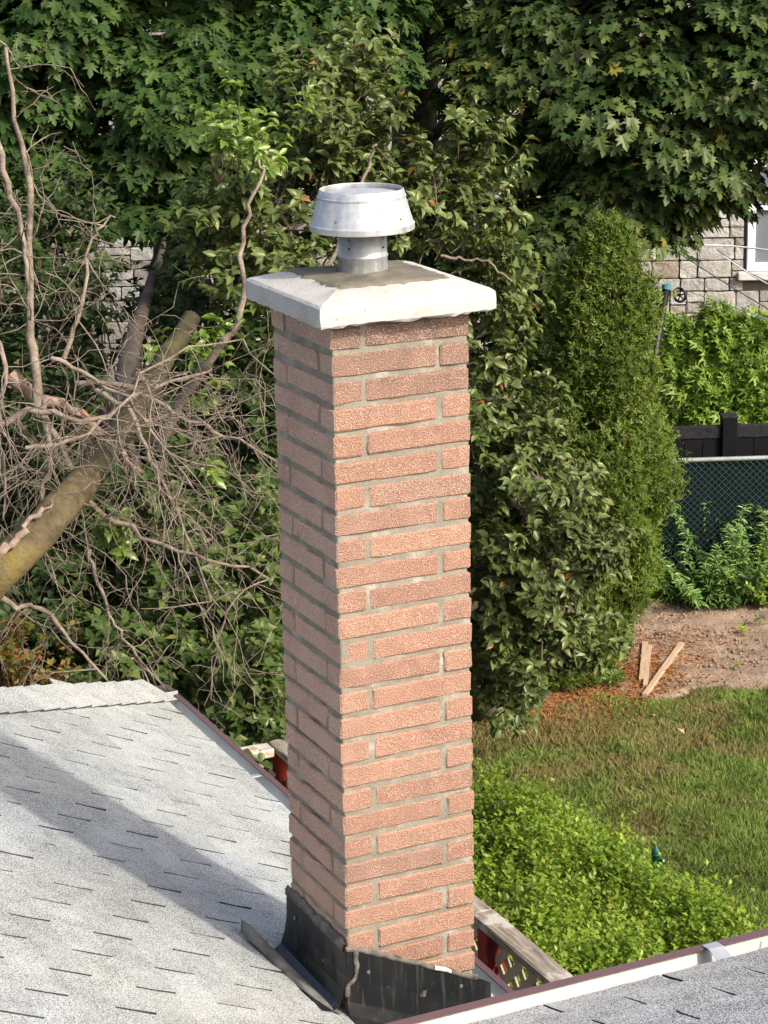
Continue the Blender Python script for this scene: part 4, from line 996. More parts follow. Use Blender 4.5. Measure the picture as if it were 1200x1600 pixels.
shrub('fresh_shoot', 'cluster of bright yellow green leaves on the lichen covered trunk', [(140, 180, 815, 850, 10.0, 10.2, 7, 0.16, dirv(0.2, -0.4, 0.7))], TO, M['apple_y'], 0.075, gxy(160, 830, 10.3), 40, 2, 0.016, False, 'leaves')
shrub('fresh_shoot', 'small bright leaf cluster right of the dead branch tangle', [(310, 330, 765, 785, 10.4, 10.6, 3, 0.12, dirv(0.2, -0.4, 0.7))], TO, M['apple_y'], 0.075, gxy(320, 780, 10.6), 14, 1, 0.02, False, 'leaves')
shrub('sapling', 'young shoots with light green leaves above the white cap corner', [(330, 430, 230, 300, 12.2, 12.8, 16, 0.34, dirv(0.1, -0.3, 0.9)), (300, 350, 560, 640, 11.8, 12.4, 8, 0.3, dirv(0.1, -0.3, 0.8))], TO, M['apple_y'], 0.075, gxy(380, 420, 12.6), 60, 2, 0.03, False, 'sapling')
shrub('turning_shrub', 'low shrub with yellow and orange leaves at the left edge', [(-30, 70, 985, 1075, 11.6, 12.2, 26, 0.22, dirv(0.1, -0.4, 0.3)), (60, 110, 1030, 1080, 11.5, 11.9, 12, 0.2, dirv(0.1, -0.4, 0.2))], TS, M['autumn'], 0.042, gxy(30, 1040, 12.0), 60, 4, 0.03)

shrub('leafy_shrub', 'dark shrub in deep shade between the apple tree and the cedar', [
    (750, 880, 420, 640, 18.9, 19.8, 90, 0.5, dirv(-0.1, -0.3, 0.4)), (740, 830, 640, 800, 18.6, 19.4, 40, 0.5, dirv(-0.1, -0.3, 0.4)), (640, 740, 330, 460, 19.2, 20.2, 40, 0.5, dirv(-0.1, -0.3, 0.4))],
    TO2, M['shade_toned'], 0.10, gxy(800, 600, 19.6), 0, 5, 0.03)
# ------------------------------------------------------------------ dead tree
DB = np.array([*at(-150, 1050, 9.7)[:2], 0.0])
dead = thing('dead_tree', 'leaning dead tree with lichen yellow trunk and a tangle of bare twigs', 'tree', DB)
tk = smooth_path([DB, at(-130, 1020, 9.6), at(-60, 950, 9.4), at(0, 893, 9.3), at(75, 815, 9.35), at(135, 745, 9.6), at(190, 672, 10.2), at(235, 600, 10.6), at(300, 495, 10.9)], 30, 0.004)
tk = np.vstack([tk, tk[-1]+(tk[-1]-tk[-2])*0.02])
tkr = np.append(np.interp(np.linspace(0, 1, 30), [0, 0.6, 1], [0.11, 0.068, 0.044]), 0.004)
tubes('trunk', [(tk[:19], tkr[:19])], M['bark_lichen'], dead, DB, 12)
tag(tubes('upper_trunk', [(tk[18:], tkr[18:])], M['bark_olive'], dead, DB, 12), 'dark olive upper trunk ending in a cut stub')
fk = smooth_path([at(190, 672, 10.5), at(200, 570, 11.2), at(218, 495, 12.6), at(245, 415, 15.0), at(275, 320, 18.4)], 14, 0.005)
tubes('fork', [(fk, np.linspace(0.07, 0.012, 14))], M['bark'], dead, DB, 9)
def grow(st, d, L, r, depth, out, grav=0.05, kink=0.33):
    n = max(4, int(L/0.06)); n = min(n, 12); P_ = [np.asarray(st, float)]; dd = nz(np.asarray(d, float))
    for i in range(n):
        dd = nz(dd+rng.normal(0, kink*0.75, 3)-UPV*grav); P_.append(P_[-1]+dd*L/n)
        if depth > 0 and i > 0 and rng.random() < 0.62:
            sd = nz(dd*0.85+rng.normal(0, 0.62, 3)); grow(P_[-1], sd, L*rng.uniform(0.30, 0.62), r*0.55, depth-1, out, grav, kink)
    out.append((np.array(P_), np.linspace(r, max(r*0.45, 0.0016), n+1)))
limbs = [
    ([at(80, 560, 9.3), at(130, 585, 9.3), at(190, 620, 9.25), at(250, 690, 9.2), at(300, 760, 9.2)], 0.010, 0.5, dirv(0.3, -0.1, 0.0), 'deadwood'),
    ([at(40, 700, 9.1), at(110, 690, 9.1), at(180, 640, 9.1), at(260, 560, 9.15), at(380, 530, 9.2)], 0.009, 0.5, dirv(0.3, -0.1, -0.2), 'deadwood'), # main limbs: points, radius, twig length, twig growth direction
    ([at(15, 585, 9.9), at(60, 625, 9.9), at(120, 645, 9.95), at(170, 690, 10.0), at(222, 738, 10.0)], 0.034, 0.55, dirv(0.3, -0.2, -0.1), 'deadlimb'),
    ([at(62, 650, 9.8), at(55, 560, 9.8), at(45, 480, 9.8), at(46, 330, 9.8), at(30, 200, 9.8), at(8, 70, 9.8)], 0.024, 0.40, dirv(0.1, -0.1, 0.35), 'deadwood'),
    ([at(-20, 200, 9.7), at(20, 320, 9.7), at(42, 420, 9.75), at(50, 500, 9.8)], 0.016, 0.35, dirv(0.1, 0, 0.2), 'deadwood'),
    ([at(-30, 690, 9.6), at(20, 650, 9.6), at(80, 645, 9.6), at(150, 655, 9.6), at(230, 610, 9.6), at(330, 580, 9.6)], 0.018, 0.55, dirv(0.4, -0.1, -0.1), 'deadwood'),
    ([at(65, 640, 9.7), at(110, 730, 9.6), at(160, 800, 9.6), at(230, 840, 9.55), at(320, 870, 9.5), at(420, 905, 9.5)], 0.015, 0.55, dirv(0.5, -0.1, -0.25), 'deadwood'),
    ([at(120, 600, 9.8), at(190, 600, 9.7), at(270, 640, 9.7), at(350, 680, 9.6), at(430, 720, 9.6)], 0.014, 0.55, dirv(0.5, -0.1, -0.1), 'deadwood'),
    ([at(150, 610, 9.7), at(200, 640, 9.6), at(225, 700, 9.6), at(260, 760, 9.6), at(300, 850, 9.6), at(330, 940, 9.6)], 0.012, 0.5, dirv(0.3, -0.1, -0.4), 'deadwood'),
    ([at(-20, 920, 9.6), at(20, 945, 9.6), at(60, 950, 9.6), at(110, 1000, 9.6), at(165, 1060, 9.6)], 0.016, 0.42, dirv(0.1, -0.1, -0.6), 'deadwood'),
    ([at(140, 860, 9.7), at(160, 930, 9.6), at(190, 990, 9.6), at(240, 1060, 9.6)], 0.010, 0.42, dirv(0.3, -0.1, -0.5), 'deadwood'),
    ([at(70, 625, 9.7), at(75, 740, 9.6), at(60, 800, 9.6), at(70, 860, 9.6)], 0.014, 0.45, dirv(0.1, -0.1, -0.5), 'deadwood'),
    ([at(-30, 470, 9.6), at(10, 560, 9.6), at(0, 650, 9.6), at(10, 760, 9.6), at(-5, 850, 9.6)], 0.012, 0.45, dirv(0.2, -0.1, -0.2), 'deadwood'),
    ([at(100, 560, 9.8), at(130, 470, 9.8), at(140, 380, 9.8), at(180, 340, 9.8)], 0.011, 0.45, dirv(0.3, -0.1, 0.1), 'deadwood'),
    ([at(-10, 882, 9.22), at(15, 850, 9.21), at(50, 812, 9.24), at(82, 782, 9.28)], 0.022, 0.2, dirv(0.1, -0.1, 0.1), 'deadlimb')]
for pts, r, L, bias, mt in limbs:
    P_ = smooth_path(pts, 18, 0.008); sub = []
    nb = int(6+20*L*np.linalg.norm(P_[-1]-P_[0]))
    if mt == 'deadlimb' and L < 0.3: nb = 0
    for k in range(nb):
        i = rng.integers(2, 18); grow(P_[i], nz(bias+rng.normal(0, 0.55, 3)), L*rng.uniform(0.5, 1.1), 0.0036*rng.uniform(0.8, 1.3), 2, sub)
    lo = tubes('limb', [(P_, np.linspace(r, r*0.35, 18)*(1+rng.normal(0, 0.07, 18)))], M[mt], dead, DB, 7)
    if sub: 
        o = tubes('twigs', sub, M['deadwood'], lo, DB, 3); tag(o, kind='stuff')

# ------------------------------------------------------------------ cedar
cb = np.array([*onz(888, 1062, 0)[:2], 0.0])
cedar = thing('cedar_tree', 'tall narrow cedar with yellow green sprays left of the chain link fence', 'tree', cb)
tubes('trunk', [(np.array([cb, cb+rtv*0.12+[0, 0, 1.0], cb+rtv*0.22+[0, 0.02, 1.9], cb+rtv*0.26+[0, 0, 2.8]]), [0.09, 0.07, 0.04, 0.01])], M['bark'], cedar, cb, 8)
def cedar_leaves(N, cb, H, prof, size, nlobe=150, lr=0.17, lean=0.0):
    hh = rng.uniform(0.03, 0.97, nlobe); a = rng.uniform(0, 2*np.pi, nlobe)
    rad = np.maximum(np.interp(hh, prof[0], prof[1])-lr*0.55, 0.02)*rng.uniform(0.72, 1.10, nlobe)
    o = np.column_stack([np.cos(a), np.sin(a), 0.25+0*a]); c = cb+np.column_stack([np.cos(a)*rad, np.sin(a)*rad, hh*H])+rtv*np.interp(hh, [0, 0.5, 1], [0, lean*0.75, lean])[:, None]
    k = rng.integers(0, nlobe, N); L_ = lr*rng.uniform(0.6, 1.25, nlobe)*np.interp(hh, [0, 0.85, 1], [1, 1, 0.55])
    d = nz(rdirs(N)+o[k]*0.75+UPV*0.25)
    pos = c[k]+d*(L_[k]*np.where(rng.random(N) < 0.10, rng.uniform(1.0, 1.40, N), rng.uniform(0.70, 1.05, N)))[:, None]*np.array([1, 1, 1.45])
    nn = d*0.6+rdirs(N)*0.8+SUNV*0.3; tp = d*0.7+UPV*0.6+rng.normal(0, 0.4, pos.shape)
    kk = (pos[:, 2] > 0.02)
    return pos[kk], nn[kk], tp[kk], (size*rng.uniform(0.6, 1.25, N))[kk]
ch = at(945, 330, 17.2)[2]
cprof = ([0, 0.08, 0.22, 0.37, 0.50, 0.58, 0.64, 0.74, 0.84, 0.92, 1.0], [0.26, 0.36, 0.47, 0.55, 0.55, 0.43, 0.31, 0.31, 0.31, 0.20, 0.03])
p, n, t, s = cedar_leaves(76000, cb, ch, cprof, 0.053, 270, 0.165, 0.28)
foliage(cedar, p, n, t, s, T_spray(3, 0.85, 0.15), M['cedar'], cb)
def one_core(parent, cb, H, prof, mat):      # dense dead inner twigs
    paths = []
    for k in range(160):
        hh = rng.uniform(0.03, 0.95); a = rng.uniform(0, 2*np.pi); r = np.interp(hh, *prof)*0.42
        st = cb+np.array([0, 0, hh*H*0.9]); en = cb+np.array([math.cos(a)*r, math.sin(a)*r, hh*H+0.1])
        paths.append((smooth_path([st, (st+en)/2+rng.normal(0, 0.03, 3), en], 5), np.linspace(0.012, 0.004, 5)))
    tubes('branch', paths, mat, parent, cb, 4)
one_core(cedar, cb, ch, cprof, M['bark'])

# ================================================================== BACK FENCES, HEDGE AND STONE HOUSE
f0 = onz(1045, 934, 0); f1 = onz(1200, 929, 0); fd = (f1-f0)/np.linalg.norm(f1-f0); fn = np.array([fd[1], -fd[0], 0])   # fn points to the camera side
if fn @ (CAM-f0) < 0: fn = -fn
fang = math.atan2(fd[1], fd[0])
FHG = 1.19
clf = thing('chain_link_fence', 'chain link fence with dark green screen behind the weeds', 'fence', f0)
clf.rotation_euler = (0, 0, fang)
LN0, LN1 = -1.0, 4.2
for x in (LN0, 0.6+1.5, LN1):
    o = tubes('post', [(np.array([(x, 0.0, 0), (x, 0.0, FHG+0.02)]), [0.024, 0.024])], M['rail'], clf, sides=10)
tubes('top_rail', [(np.array([(LN0, 0, FHG), (LN0/2+LN1/2, 0, FHG), (LN1, 0, FHG)]), [0.019]*3)], M['rail'], clf, sides=10)
mw = []; cell = 0.057
ysg = -1.0
for k in range(int((LN1-LN0)/cell)+1):
    x = LN0+k*cell; zs = np.arange(0.03, FHG, cell/2); n = len(zs)
    xs = x+np.where(np.arange(n) % 2 == 0, 0, cell/2)
    mw.append((np.column_stack([xs, ysg*(0.022+0.003*np.where(np.arange(n) % 2 == 0, 1, -1)), zs]), np.full(n, 0.0017)))
    xs2 = x+cell/2-np.where(np.arange(n) % 2 == 0, 0, cell/2)+cell/2
    mw.append((np.column_stack([xs2, ysg*(0.022-0.003*np.where(np.arange(n) % 2 == 0, 1, -1)), zs]), np.full(n, 0.0017)))
wm = tubes('wire_mesh', mw, M['wire'], clf, sides=3); tag(wm, 'diamond wire mesh', kind='stuff')
for k in range(int((LN1-LN0)/0.42)):
    box('screen_panel', 0.415, 0.006, FHG-0.06, M['screen'], clf, (LN0+0.21+k*0.42, 0.032+0.004*(k % 2), FHG/2-0.01))
bf0 = f0-fn*0.75
bfz = 1.29
# fence height from the photograph's rail line
bfence = thing('black_fence', 'black vinyl board fence with dusty top rail behind the chain link', 'fence', bf0)
bfence.rotation_euler = (0, 0, fang)
PX = [-5.6, -3.2, -0.8, 0.62, 3.02]
for x in PX: 
    o = box('post', 0.13, 0.13, bfz+0.07, M['blackf'], bfence, (x, 0, (bfz+0.07)/2), 0.006); box('post_cap', 0.145, 0.145, 0.025, M['blackr'], o, (0, 0, (bfz+0.07)/2+0.012), 0.006)
for a_, b_ in zip(PX[:-1], PX[1:]):
    L = b_-a_-0.13; c_ = (a_+b_)/2
    box('top_rail', L, 0.055, 0.11, M['blackr'], bfence, (c_, 0, bfz-0.055), 0.006); box('bottom_rail', L, 0.055, 0.12, M['blackf'], bfence, (c_, 0, 0.12), 0.006)
    nb = max(1, round(L/0.152)); bw = L/nb
    for k in range(nb): box('board', bw-0.006, 0.030, bfz-0.29, M['blackf'], bfence, (c_-L/2+bw*(k+0.5), 0.0, 0.18+(bfz-0.29)/2), 0.003)

# thuja hedge behind the black fence: each plant its own thing
def thuja(i, px, v_top, d, label, r):
    q = at(px, v_top, d); b = np.array([q[0], q[1], 0.0]); H = q[2]
    o = thing('thuja_shrub', label, 'shrub', b, 'thuja hedge behind the black fence')
    pr = ([0, 0.1, 0.5, 0.8, 1.0], [r*0.7, r*0.95, r, r*0.72, 0.06])
    p, n, t, s = cedar_leaves(5600, b, H, pr, 0.115, 60, 0.2); t = t-UPV*0.7
    foliage(o, p, n, t, s, T_spray(4, 0.95, 0.13), M['thuja'], b)
    tubes('trunk', [(np.array([b, b+[0.02, 0, H*0.5], b+[0, 0, H*0.9]]), [0.05, 0.035, 0.01])], M['bark'], o, b, 6)
for i, (px, vt, d, lab, r) in enumerate(((1055, 520, 21.4, 'thuja hedge plant beside the leaning black pole', 0.42), (1120, 488, 21.3, 'tallest thuja hedge plant below the stone wall', 0.46), (1185, 512, 21.2, 'thuja hedge plant below the white window', 0.46), (1250, 500, 21.1, 'thuja hedge plant cut off by the right picture edge', 0.46),
        (985, 520, 21.5, 'thuja hedge plant half hidden behind the cedar', 0.45), (800, 560, 21.8, 'thuja hedge plant in the shade right of the chimney top', 0.6), (690, 560, 22.0, 'thuja hedge plant in deep shade behind the chimney', 0.6), (560, 520, 22.2, 'thuja hedge plant in shade behind the apple tree', 0.6))):
    thuja(i, px, vt, d, lab, r)

# stone house
hw = at(1100, 450, 26.0); hb = np.array([hw[0], hw[1], 0.0]); hd = fd*1.0; hd = nz(rtv*0.985+fwh*(-0.03)); hang = math.atan2(hd[1], hd[0])
sh = thing('stone_house', 'pale ashlar stone house wall with white window behind the trees', 'house', hb); sh.rotation_euler = (0, 0, hang)
X0, X1, H1 = -10.5, 3.2, 6.6
# local y: positive away from the camera
wq = box('wall', X1-X0, 5.0, H1, M['stone_joint'], sh, ((X0+X1)/2, 2.5, H1/2))
def to_local(p):
    d = np.asarray(p)-hb; return d@hd, d[2]
wl, wt = to_local(at(1166, 345, 26.0)); _, wbz = to_local(at(1166, 423, 26.0))
ww, wh = 1.0, 1.25
WR = (wl, wl+ww, wbz, wbz+wh)
def unit_stone(k):
    rs = random.Random(900+k); b = box_bm(1, 1, 1, 0.07, (1, 0, 1), 0.0, rs=rs)
    for v in b.verts: v.co += Vector((rs.uniform(-1, 1)*0.018, rs.uniform(-1, 1)*0.10, rs.uniform(-1, 1)*0.022))
    me = bm_mesh('stone', b); me.materials.append(M['stone']); return me
ust = [unit_stone(k) for k in range(6)]; srest = []; cand = []
z = 0.0
while z < H1-0.05:
    bh = rng.choice([0.15, 0.20, 0.25, 0.12]); x = X0
    while x < X1:
        bw = rng.uniform(0.15, 0.42)
        if rng.random() < 0.45 and bh > 0.19:
            f = rng.choice([0.38, 0.5, 0.62]); rects = [(x, x+bw, z, z+bh*f), (x, x+bw, z+bh*f, z+bh)]
        else: rects = [(x, x+bw, z, z+bh)]
        for r_ in rects:
            if r_[1] > WR[0]-0.03 and r_[0] < WR[1]+0.03 and r_[3] > WR[2]-0.10 and r_[2] < WR[3]+0.03: 
                # trim against the window
                if r_[0] < WR[0]-0.10: r_ = (r_[0], WR[0]-0.03, r_[2], r_[3])
                else: continue
            cand.append(r_)
        x += bw
    z += bh
def srank(r_):
    p = hb+hd*(r_[0]+r_[1])/2+UPV*(r_[2]+r_[3])/2; u, v, d = topx(p)
    if 1000 < u < 1205 and 40 < v < 560: return 0
    if 100 < u < 480 and 40 < v < 560: return 1
    if 0 < u < 1200 and 0 < v < 600: return 2
    return 3
cand.sort(key=srank); bm = bmesh.new()
for i, (xa, xb, za, zb_) in enumerate(cand):
    me = ust[i % 6]; j = 0.007
    m4 = Matrix.Translation(((xa+xb)/2, -0.012+rng.uniform(-0.006, 0.006), (za+zb_)/2)) @ Matrix.Diagonal((xb-xa-2*j, 0.055, zb_-za-2*j, 1))
    if i < 280:
        o = bpy.data.objects.new('stone', me); COL.objects.link(o); o.parent = wq
        o.matrix_basis = Matrix.Translation((-(X0+X1)/2, -2.5, -H1/2)) @ m4
    else:
        bmesh.ops.create_cube(bm, size=1.0, matrix=Matrix.Translation((-(X0+X1)/2, -2.5, -H1/2)) @ m4)
o = link('stone_field', bm_mesh('stone_field', bm), M['stone'], wq); tag(o, kind='stuff')
wn = thing('window', None, None); wn.parent = sh; wn.location = ((WR[0]+WR[1])/2, 0, (WR[2]+WR[3])/2)
for (n_, sx, sz, x, z_) in (('frame', 0.09, wh, -ww/2+0.045, 0), ('frame', 0.09, wh, ww/2-0.045, 0), ('frame', ww-0.18, 0.09, 0, wh/2-0.045), ('frame', ww-0.18, 0.09, 0, -wh/2+0.045), ('mullion', ww-0.18, 0.05, 0, 0.08)):
    box(n_, sx, 0.09, sz, M['white'], wn, (x, -0.02, z_), 0.008)
box('pane', ww-0.17, 0.012, wh-0.17, M['pane'], wn, (0, 0.0, 0)); box('sill', ww+0.2, 0.16, 0.09, M['sill'], wn, (0.0, -0.05, -wh/2-0.05), 0.01)

# leaning clothesline pole and lines
pt = at(1041, 452, 18.9); pbm = at(1008, 640, 18.9); dr = nz(pbm-pt); pb0 = pt+dr*(pt[2]/-dr[2])
pole = thing('clothesline_pole', 'leaning black pole with pale blue cap beside the cedar', 'pole', pb0)
tubes('shaft', [(np.array([pb0, pb0*0.4+pt*0.6, pb0*0.4+pt*0.6, pt]), [0.038, 0.038, 0.033, 0.033])], M['blackmetal'], pole, pb0, 10)
tubes('cap', [(np.array([pt-dr*0.001, pt-dr*0.035]), [0.042, 0.042])], M['blue'], pole, pb0, 10)
box('cap_top', 0.05, 0.05, 0.008, M['blue'], pole, tuple(pt-dr*0.038-pb0), 0.003)
pc = at(1062, 461, 18.9)-pb0
a_ = np.linspace(0, 2*np.pi, 21); e1, e2 = nz(rtv*0.75-fwh*0.66), UPV
ringp = pc+np.cos(a_)[:, None]*e1*0.056+np.sin(a_)[:, None]*e2*0.056
pw = tubes('pulley_wheel', [(ringp, np.full(21, 0.011))]+[(np.array([pc-(e1*math.cos(q)+e2*math.sin(q))*0.056, pc+(e1*math.cos(q)+e2*math.sin(q))*0.056]), [0.006, 0.006]) for q in (0.3, 1.35, 2.4)], M['blackmetal'], pole, sides=6)
tubes('arm', [(np.array([pt-pb0, pc]), [0.007, 0.007])], M['blackmetal'], pole, sides=5)
for i, (pts, mt, lab) in enumerate((
    ([at(1066, 452, 18.9), at(1140, 478, 16.5), at(1240, 512, 14.0)], 'cable_w', 'upper clothesline running from the pulley wheel'),
    ([at(1062, 470, 18.9), at(1130, 484, 16.5), at(1240, 510, 14.0)], 'cable_w', 'lower clothesline running from the pulley wheel'))):
    P_ = smooth_path(pts, 14); tag(tubes('clothesline', [(P_, np.full(14, 0.0028))], M[mt], None, (0, 0, 0), 5), lab, 'line', 'clotheslines')
for pts, mt, r, lab in (
    ([at(1060, 395, 24.5), at(1130, 440, 24.2), at(1215, 492, 23.9)], 'cable', 0.007, 'dark wire sloping down across the stone wall beside the pole'),
    ([at(1120, 390, 24.5), at(1170, 425, 24.2), at(1215, 447, 24.0)], 'cable', 0.006, 'dark wire sloping down just under the white window'),
    ([at(1100, 383, 24.0), at(1150, 385, 24.0), at(1215, 393, 23.8)], 'cable_w', 0.010, 'white cable crossing the lower window pane'),
    ([at(1130, 400, 24.0), at(1175, 430, 23.9), at(1215, 452, 23.7)], 'cable_w', 0.008, 'white cable slanting down from the window frame')):
    P_ = smooth_path(pts, 12); tag(tubes('overhead_wire', [(P_, np.full(12, r))], M[mt], None, (0, 0, 0), 5), lab, 'wire', 'wires in front of the stone house')

# ================================================================== DECK RAILING
RZ = ZT-2.9; RXX = 1.60; RY1 = 4.32
dk = thing('deck_railing', 'weathered deck railing with red posts and lattice behind the gutter', 'railing', (RXX, RY1, 0.9))
def rp(x, y, z): return (x-RXX, y-RY1, z-0.9)
for y in (RY1, 2.22, -0.2):
    box('post', 0.085, 0.085, 1.0, M['redpaint'], dk, rp(RXX, y, RZ-0.055-0.5), 0.004, cuts=(0, 0, 3), jit=0.001)
box('post', 0.085, 0.085, 1.0, M['redpaint'], dk, rp(RXX-1.7, RY1, RZ-0.055-0.5), 0.004)
def rail_board(a, b, mat, lab=None):
    L = abs(b-a); o = box('cap_rail', L, 0.095, 0.04, mat, dk, rp(RXX, (a+b)/2, RZ-0.03), 0.005, (0, 0, math.pi/2), (10, 1, 0), 0.0025)
    if lab: tag(o, lab)
rail_board(RY1+0.06, 2.30, M['greywood']); rail_board(2.295, -0.6, M['greywood'], 'cracked grey cap rail')
box('cap_rail', 1.75, 0.10, 0.04, M['palewood'], dk, rp(RXX-0.94, RY1, RZ-0.03), 0.005, (0, 0, 0), (9, 1, 0), 0.0025)
def lattice(axis, a, b, const, z0_, z1_):
    step = 0.115; h = z1_-z0_; n0 = int((b-a+h)/step)+1
    for s_ in (1, -1):
        for k in range(n0):
            q0 = a-h+k*step if s_ == 1 else a+k*step
            # slat from (q0,z0) to (q0+s*h, z1), clipped to [a,b]
            q1 = q0+h if s_ == 1 else q0-h; za, zb_ = z0_, z1_
            lo, hi = min(q0, q1), max(q0, q1)
            if hi <= a+0.02 or lo >= b-0.02: continue
            def zat_(q): return z0_+(q-q0)*(1 if s_ == 1 else -1)
            l2, h2 = max(lo, a), min(hi, b); zl_, zh_ = zat_(l2), zat_(h2)
            L = math.hypot(h2-l2, zh_-zl_)
            if L < 0.06: continue
            off = 0.006 if s_ == 1 else -0.006
            ang = math.atan2(zh_-zl_, h2-l2)
            if axis == 'y': o = box('lattice_slat', L, 0.008, 0.036, M['lattice'], dk, rp(const+off, (l2+h2)/2, (zl_+zh_)/2), 0, (0, -ang, math.pi/2))
            else: o = box('lattice_slat', L, 0.008, 0.036, M['lattice'], dk, rp((l2+h2)/2, const+off, (zl_+zh_)/2), 0, (0, -ang, 0))
lattice('y', 2.27, RY1-0.05, RXX, RZ-0.85, RZ-0.09); lattice('y', 0.2, 2.17, RXX, RZ-0.85, RZ-0.09); lattice('x', RXX-1.6, RXX-0.05, RY1, RZ-0.85, RZ-0.09)
deck = thing('deck', 'wooden deck floor below the railing', 'deck', (0.9, 2.0, 0))
for k in range(9): box('board', 0.14, 5.2, 0.03, M['greywood'], deck, (-0.5+k*0.146, -0.3, 0.98))
for x, y in ((-0.5, 2.1), (0.6, 2.1), (-0.5, -2.6), (0.6, -2.6)): box('post', 0.09, 0.09, 0.965, M['redpaint'], deck, (x, y, 0.4825))

# ================================================================== FRONT HEDGE
hz = 1.0
hp = [onz(u, v, hz)[:2] for u, v in ((690, 1190), (745, 1210), (830, 1230), (925, 1262), (1000, 1332), (1092, 1386), (1200, 1446), (1280, 1495), (1100, 1640), (700, 1600), (640, 1400))]
hpc = np.mean(hp, 0); hbz = np.array([*hpc, 0.0])
hg = thing('hedge', 'bright green clipped leafy hedge between the railing and the lawn', 'hedge', hbz)
xy = rng.uniform(np.min(hp, 0), np.max(hp, 0), (44000, 2)); xy = xy[in_poly(xy, hp)]
def edge_dist(pts, poly):
    dmin = np.full(len(pts), 1e9)
    for i in range(len(poly)):
        a, b = np.array(poly[i]), np.array(poly[(i+1) % len(poly)]); ab_ = b-a
        t = np.clip(((pts-a)@ab_)/(ab_@ab_), 0, 1); dmin = np.minimum(dmin, np.linalg.norm(pts-a-t[:, None]*ab_, axis=1))
    return dmin
ed = edge_dist(xy, hp)
top = hz*(1-0.22*np.exp(-(ed/0.10)**1.3))+0.30*(vnoise(xy, 1.9, 11)-0.5)+0.20*(vnoise(xy, 6.0, 12)-0.5)
gapm = vnoise(xy, 3.4, 13)
zl2 = top-np.abs(rng.normal(0, 0.05, len(xy)))-0.45*np.clip(0.36-gapm, 0, 1)/0.3*rng.random(len(xy))
pos = np.column_stack([xy, zl2])
nn = nz(np.column_stack([rng.normal(0, 0.5, len(xy)), rng.normal(0, 0.5, len(xy)), np.full(len(xy), 0.9)])+SUNV*0.35)
tt = rdirs(len(xy))+UPV*0.5
# sprigs: leaves gather round short upright shoots
k0 = rng.permutation(len(xy))[:4200]
sp_p = np.repeat(pos[k0], 9, 0); hgt = np.tile(np.linspace(0, 0.11, 9), len(k0))*np.repeat(rng.uniform(0.5, 1.9, len(k0)), 9); az = np.tile(np.arange(9)*2.4, len(k0))+np.repeat(rng.uniform(0, 6, len(k0)), 9)
ln = np.repeat(rng.normal(0, 0.3, (len(k0), 2)), 9, 0)
sp_p = sp_p+np.column_stack([ln*hgt[:, None], hgt]); rd = np.column_stack([np.cos(az), np.sin(az), 0*az])
sp_n = nz(UPV*0.7-rd*0.5+rng.normal(0, 0.2, rd.shape)); sp_t = rd+UPV*0.55
side_n = 9000; ks = rng.integers(0, 7, side_n); tseg = rng.random(side_n)
sa = np.array([hp[i] for i in ks]); sb = np.array([hp[i+1] for i in ks]); sxy = sa+(sb-sa)*tseg[:, None]+rng.normal(0, 0.04, (side_n, 2))
sz = rng.uniform(0.05, 0.8, side_n); s_pos = np.column_stack([sxy, sz]); s_n = nz(np.column_stack([sxy-hpc, np.full(side_n, 0.6)])+rng.normal(0, 0.6, (side_n, 3)))
P_all = np.concatenate([pos, sp_p, s_pos]); N_all = np.concatenate([nn, sp_n, s_n]); T_all = np.concatenate([tt, sp_t, rdirs(side_n)])
foliage(hg, P_all, N_all, T_all, 0.034*rng.uniform(0.6, 1.25, len(P_all)), (np.array([(0, 0, 0), (0.30, 0.42, 0.10), (0, 1.0, -0.08), (-0.30, 0.42, 0.10), (0, 0.5, 0.0)]), [(0, 1, 4), (1, 2, 4), (0, 4, 3), (4, 2, 3)]), M['hedge'], hbz, 250)
st = []
for q in pos[rng.permutation(len(pos))[:420]]:
    f = np.array([q[0]+rng.normal(0, 0.1), q[1]+rng.normal(0, 0.1), 0.0]); st.append((smooth_path([f, (f+q)/2+rng.normal(0, 0.04, 3), q], 6), np.linspace(0.009, 0.003, 6)))
tubes('stems', st, M['twig'], hg, hbz, 3)

# ================================================================== LAWN GRASS, NEEDLES, PLANKS, WEEDS, SMALL THINGS
lp = [onz(u, v, 0)[:2] for u, v in ((640, 1100), (1320, 1040), (1400, 1300), (1300, 1620), (640, 1300))]
xy = rng.uniform(np.min(lp, 0), np.max(lp, 0), (300000, 2)); xy = xy[in_poly(xy, lp)]
insoil = in_poly(xy+(vnoise(xy, 3.0)-0.5)[:, None]*0.25, sp)
keep = (~insoil) | (rng.random(len(xy)) < 0.006)
clump = vnoise(xy, 9.0, 21); keep &= rng.random(len(xy)) < 0.35+0.9*clump
hh = in_poly(xy, hp) & (edge_dist(xy, hp) > 0.25); keep &= ~hh
xy = xy[keep]
ga = 2*np.pi*vnoise(xy, 3.2, 22)*1.8; lean = np.column_stack([np.cos(ga), np.sin(ga)])*(0.10+0.75*vnoise(xy, 6.0, 23))[:, None]
tip = np.column_stack([lean+rng.normal(0, 0.45, xy.shape), np.full(len(xy), 0.62)])
nrm = np.cross(tip, rdirs(len(xy)))
TB = (np.array([(-0.030, 0, 0), (0.030, 0, 0), (0.026, 0.55, -0.04), (0, 1.0, -0.22)]), [(0, 1, 2), (0, 2, 3)])
gs = 0.066*rng.uniform(0.55, 1.3, len(xy))*(0.75+0.5*vnoise(xy, 1.7, 24))
gr_ = link('grass', leaf_mesh('grass', np.column_stack([xy, np.zeros(len(xy))]), nrm, tip, gs, TB, (0, 0, 0)), M['grass']); tag(gr_, 'short patchy lawn grass, part green part dry', 'grass', kind='stuff')
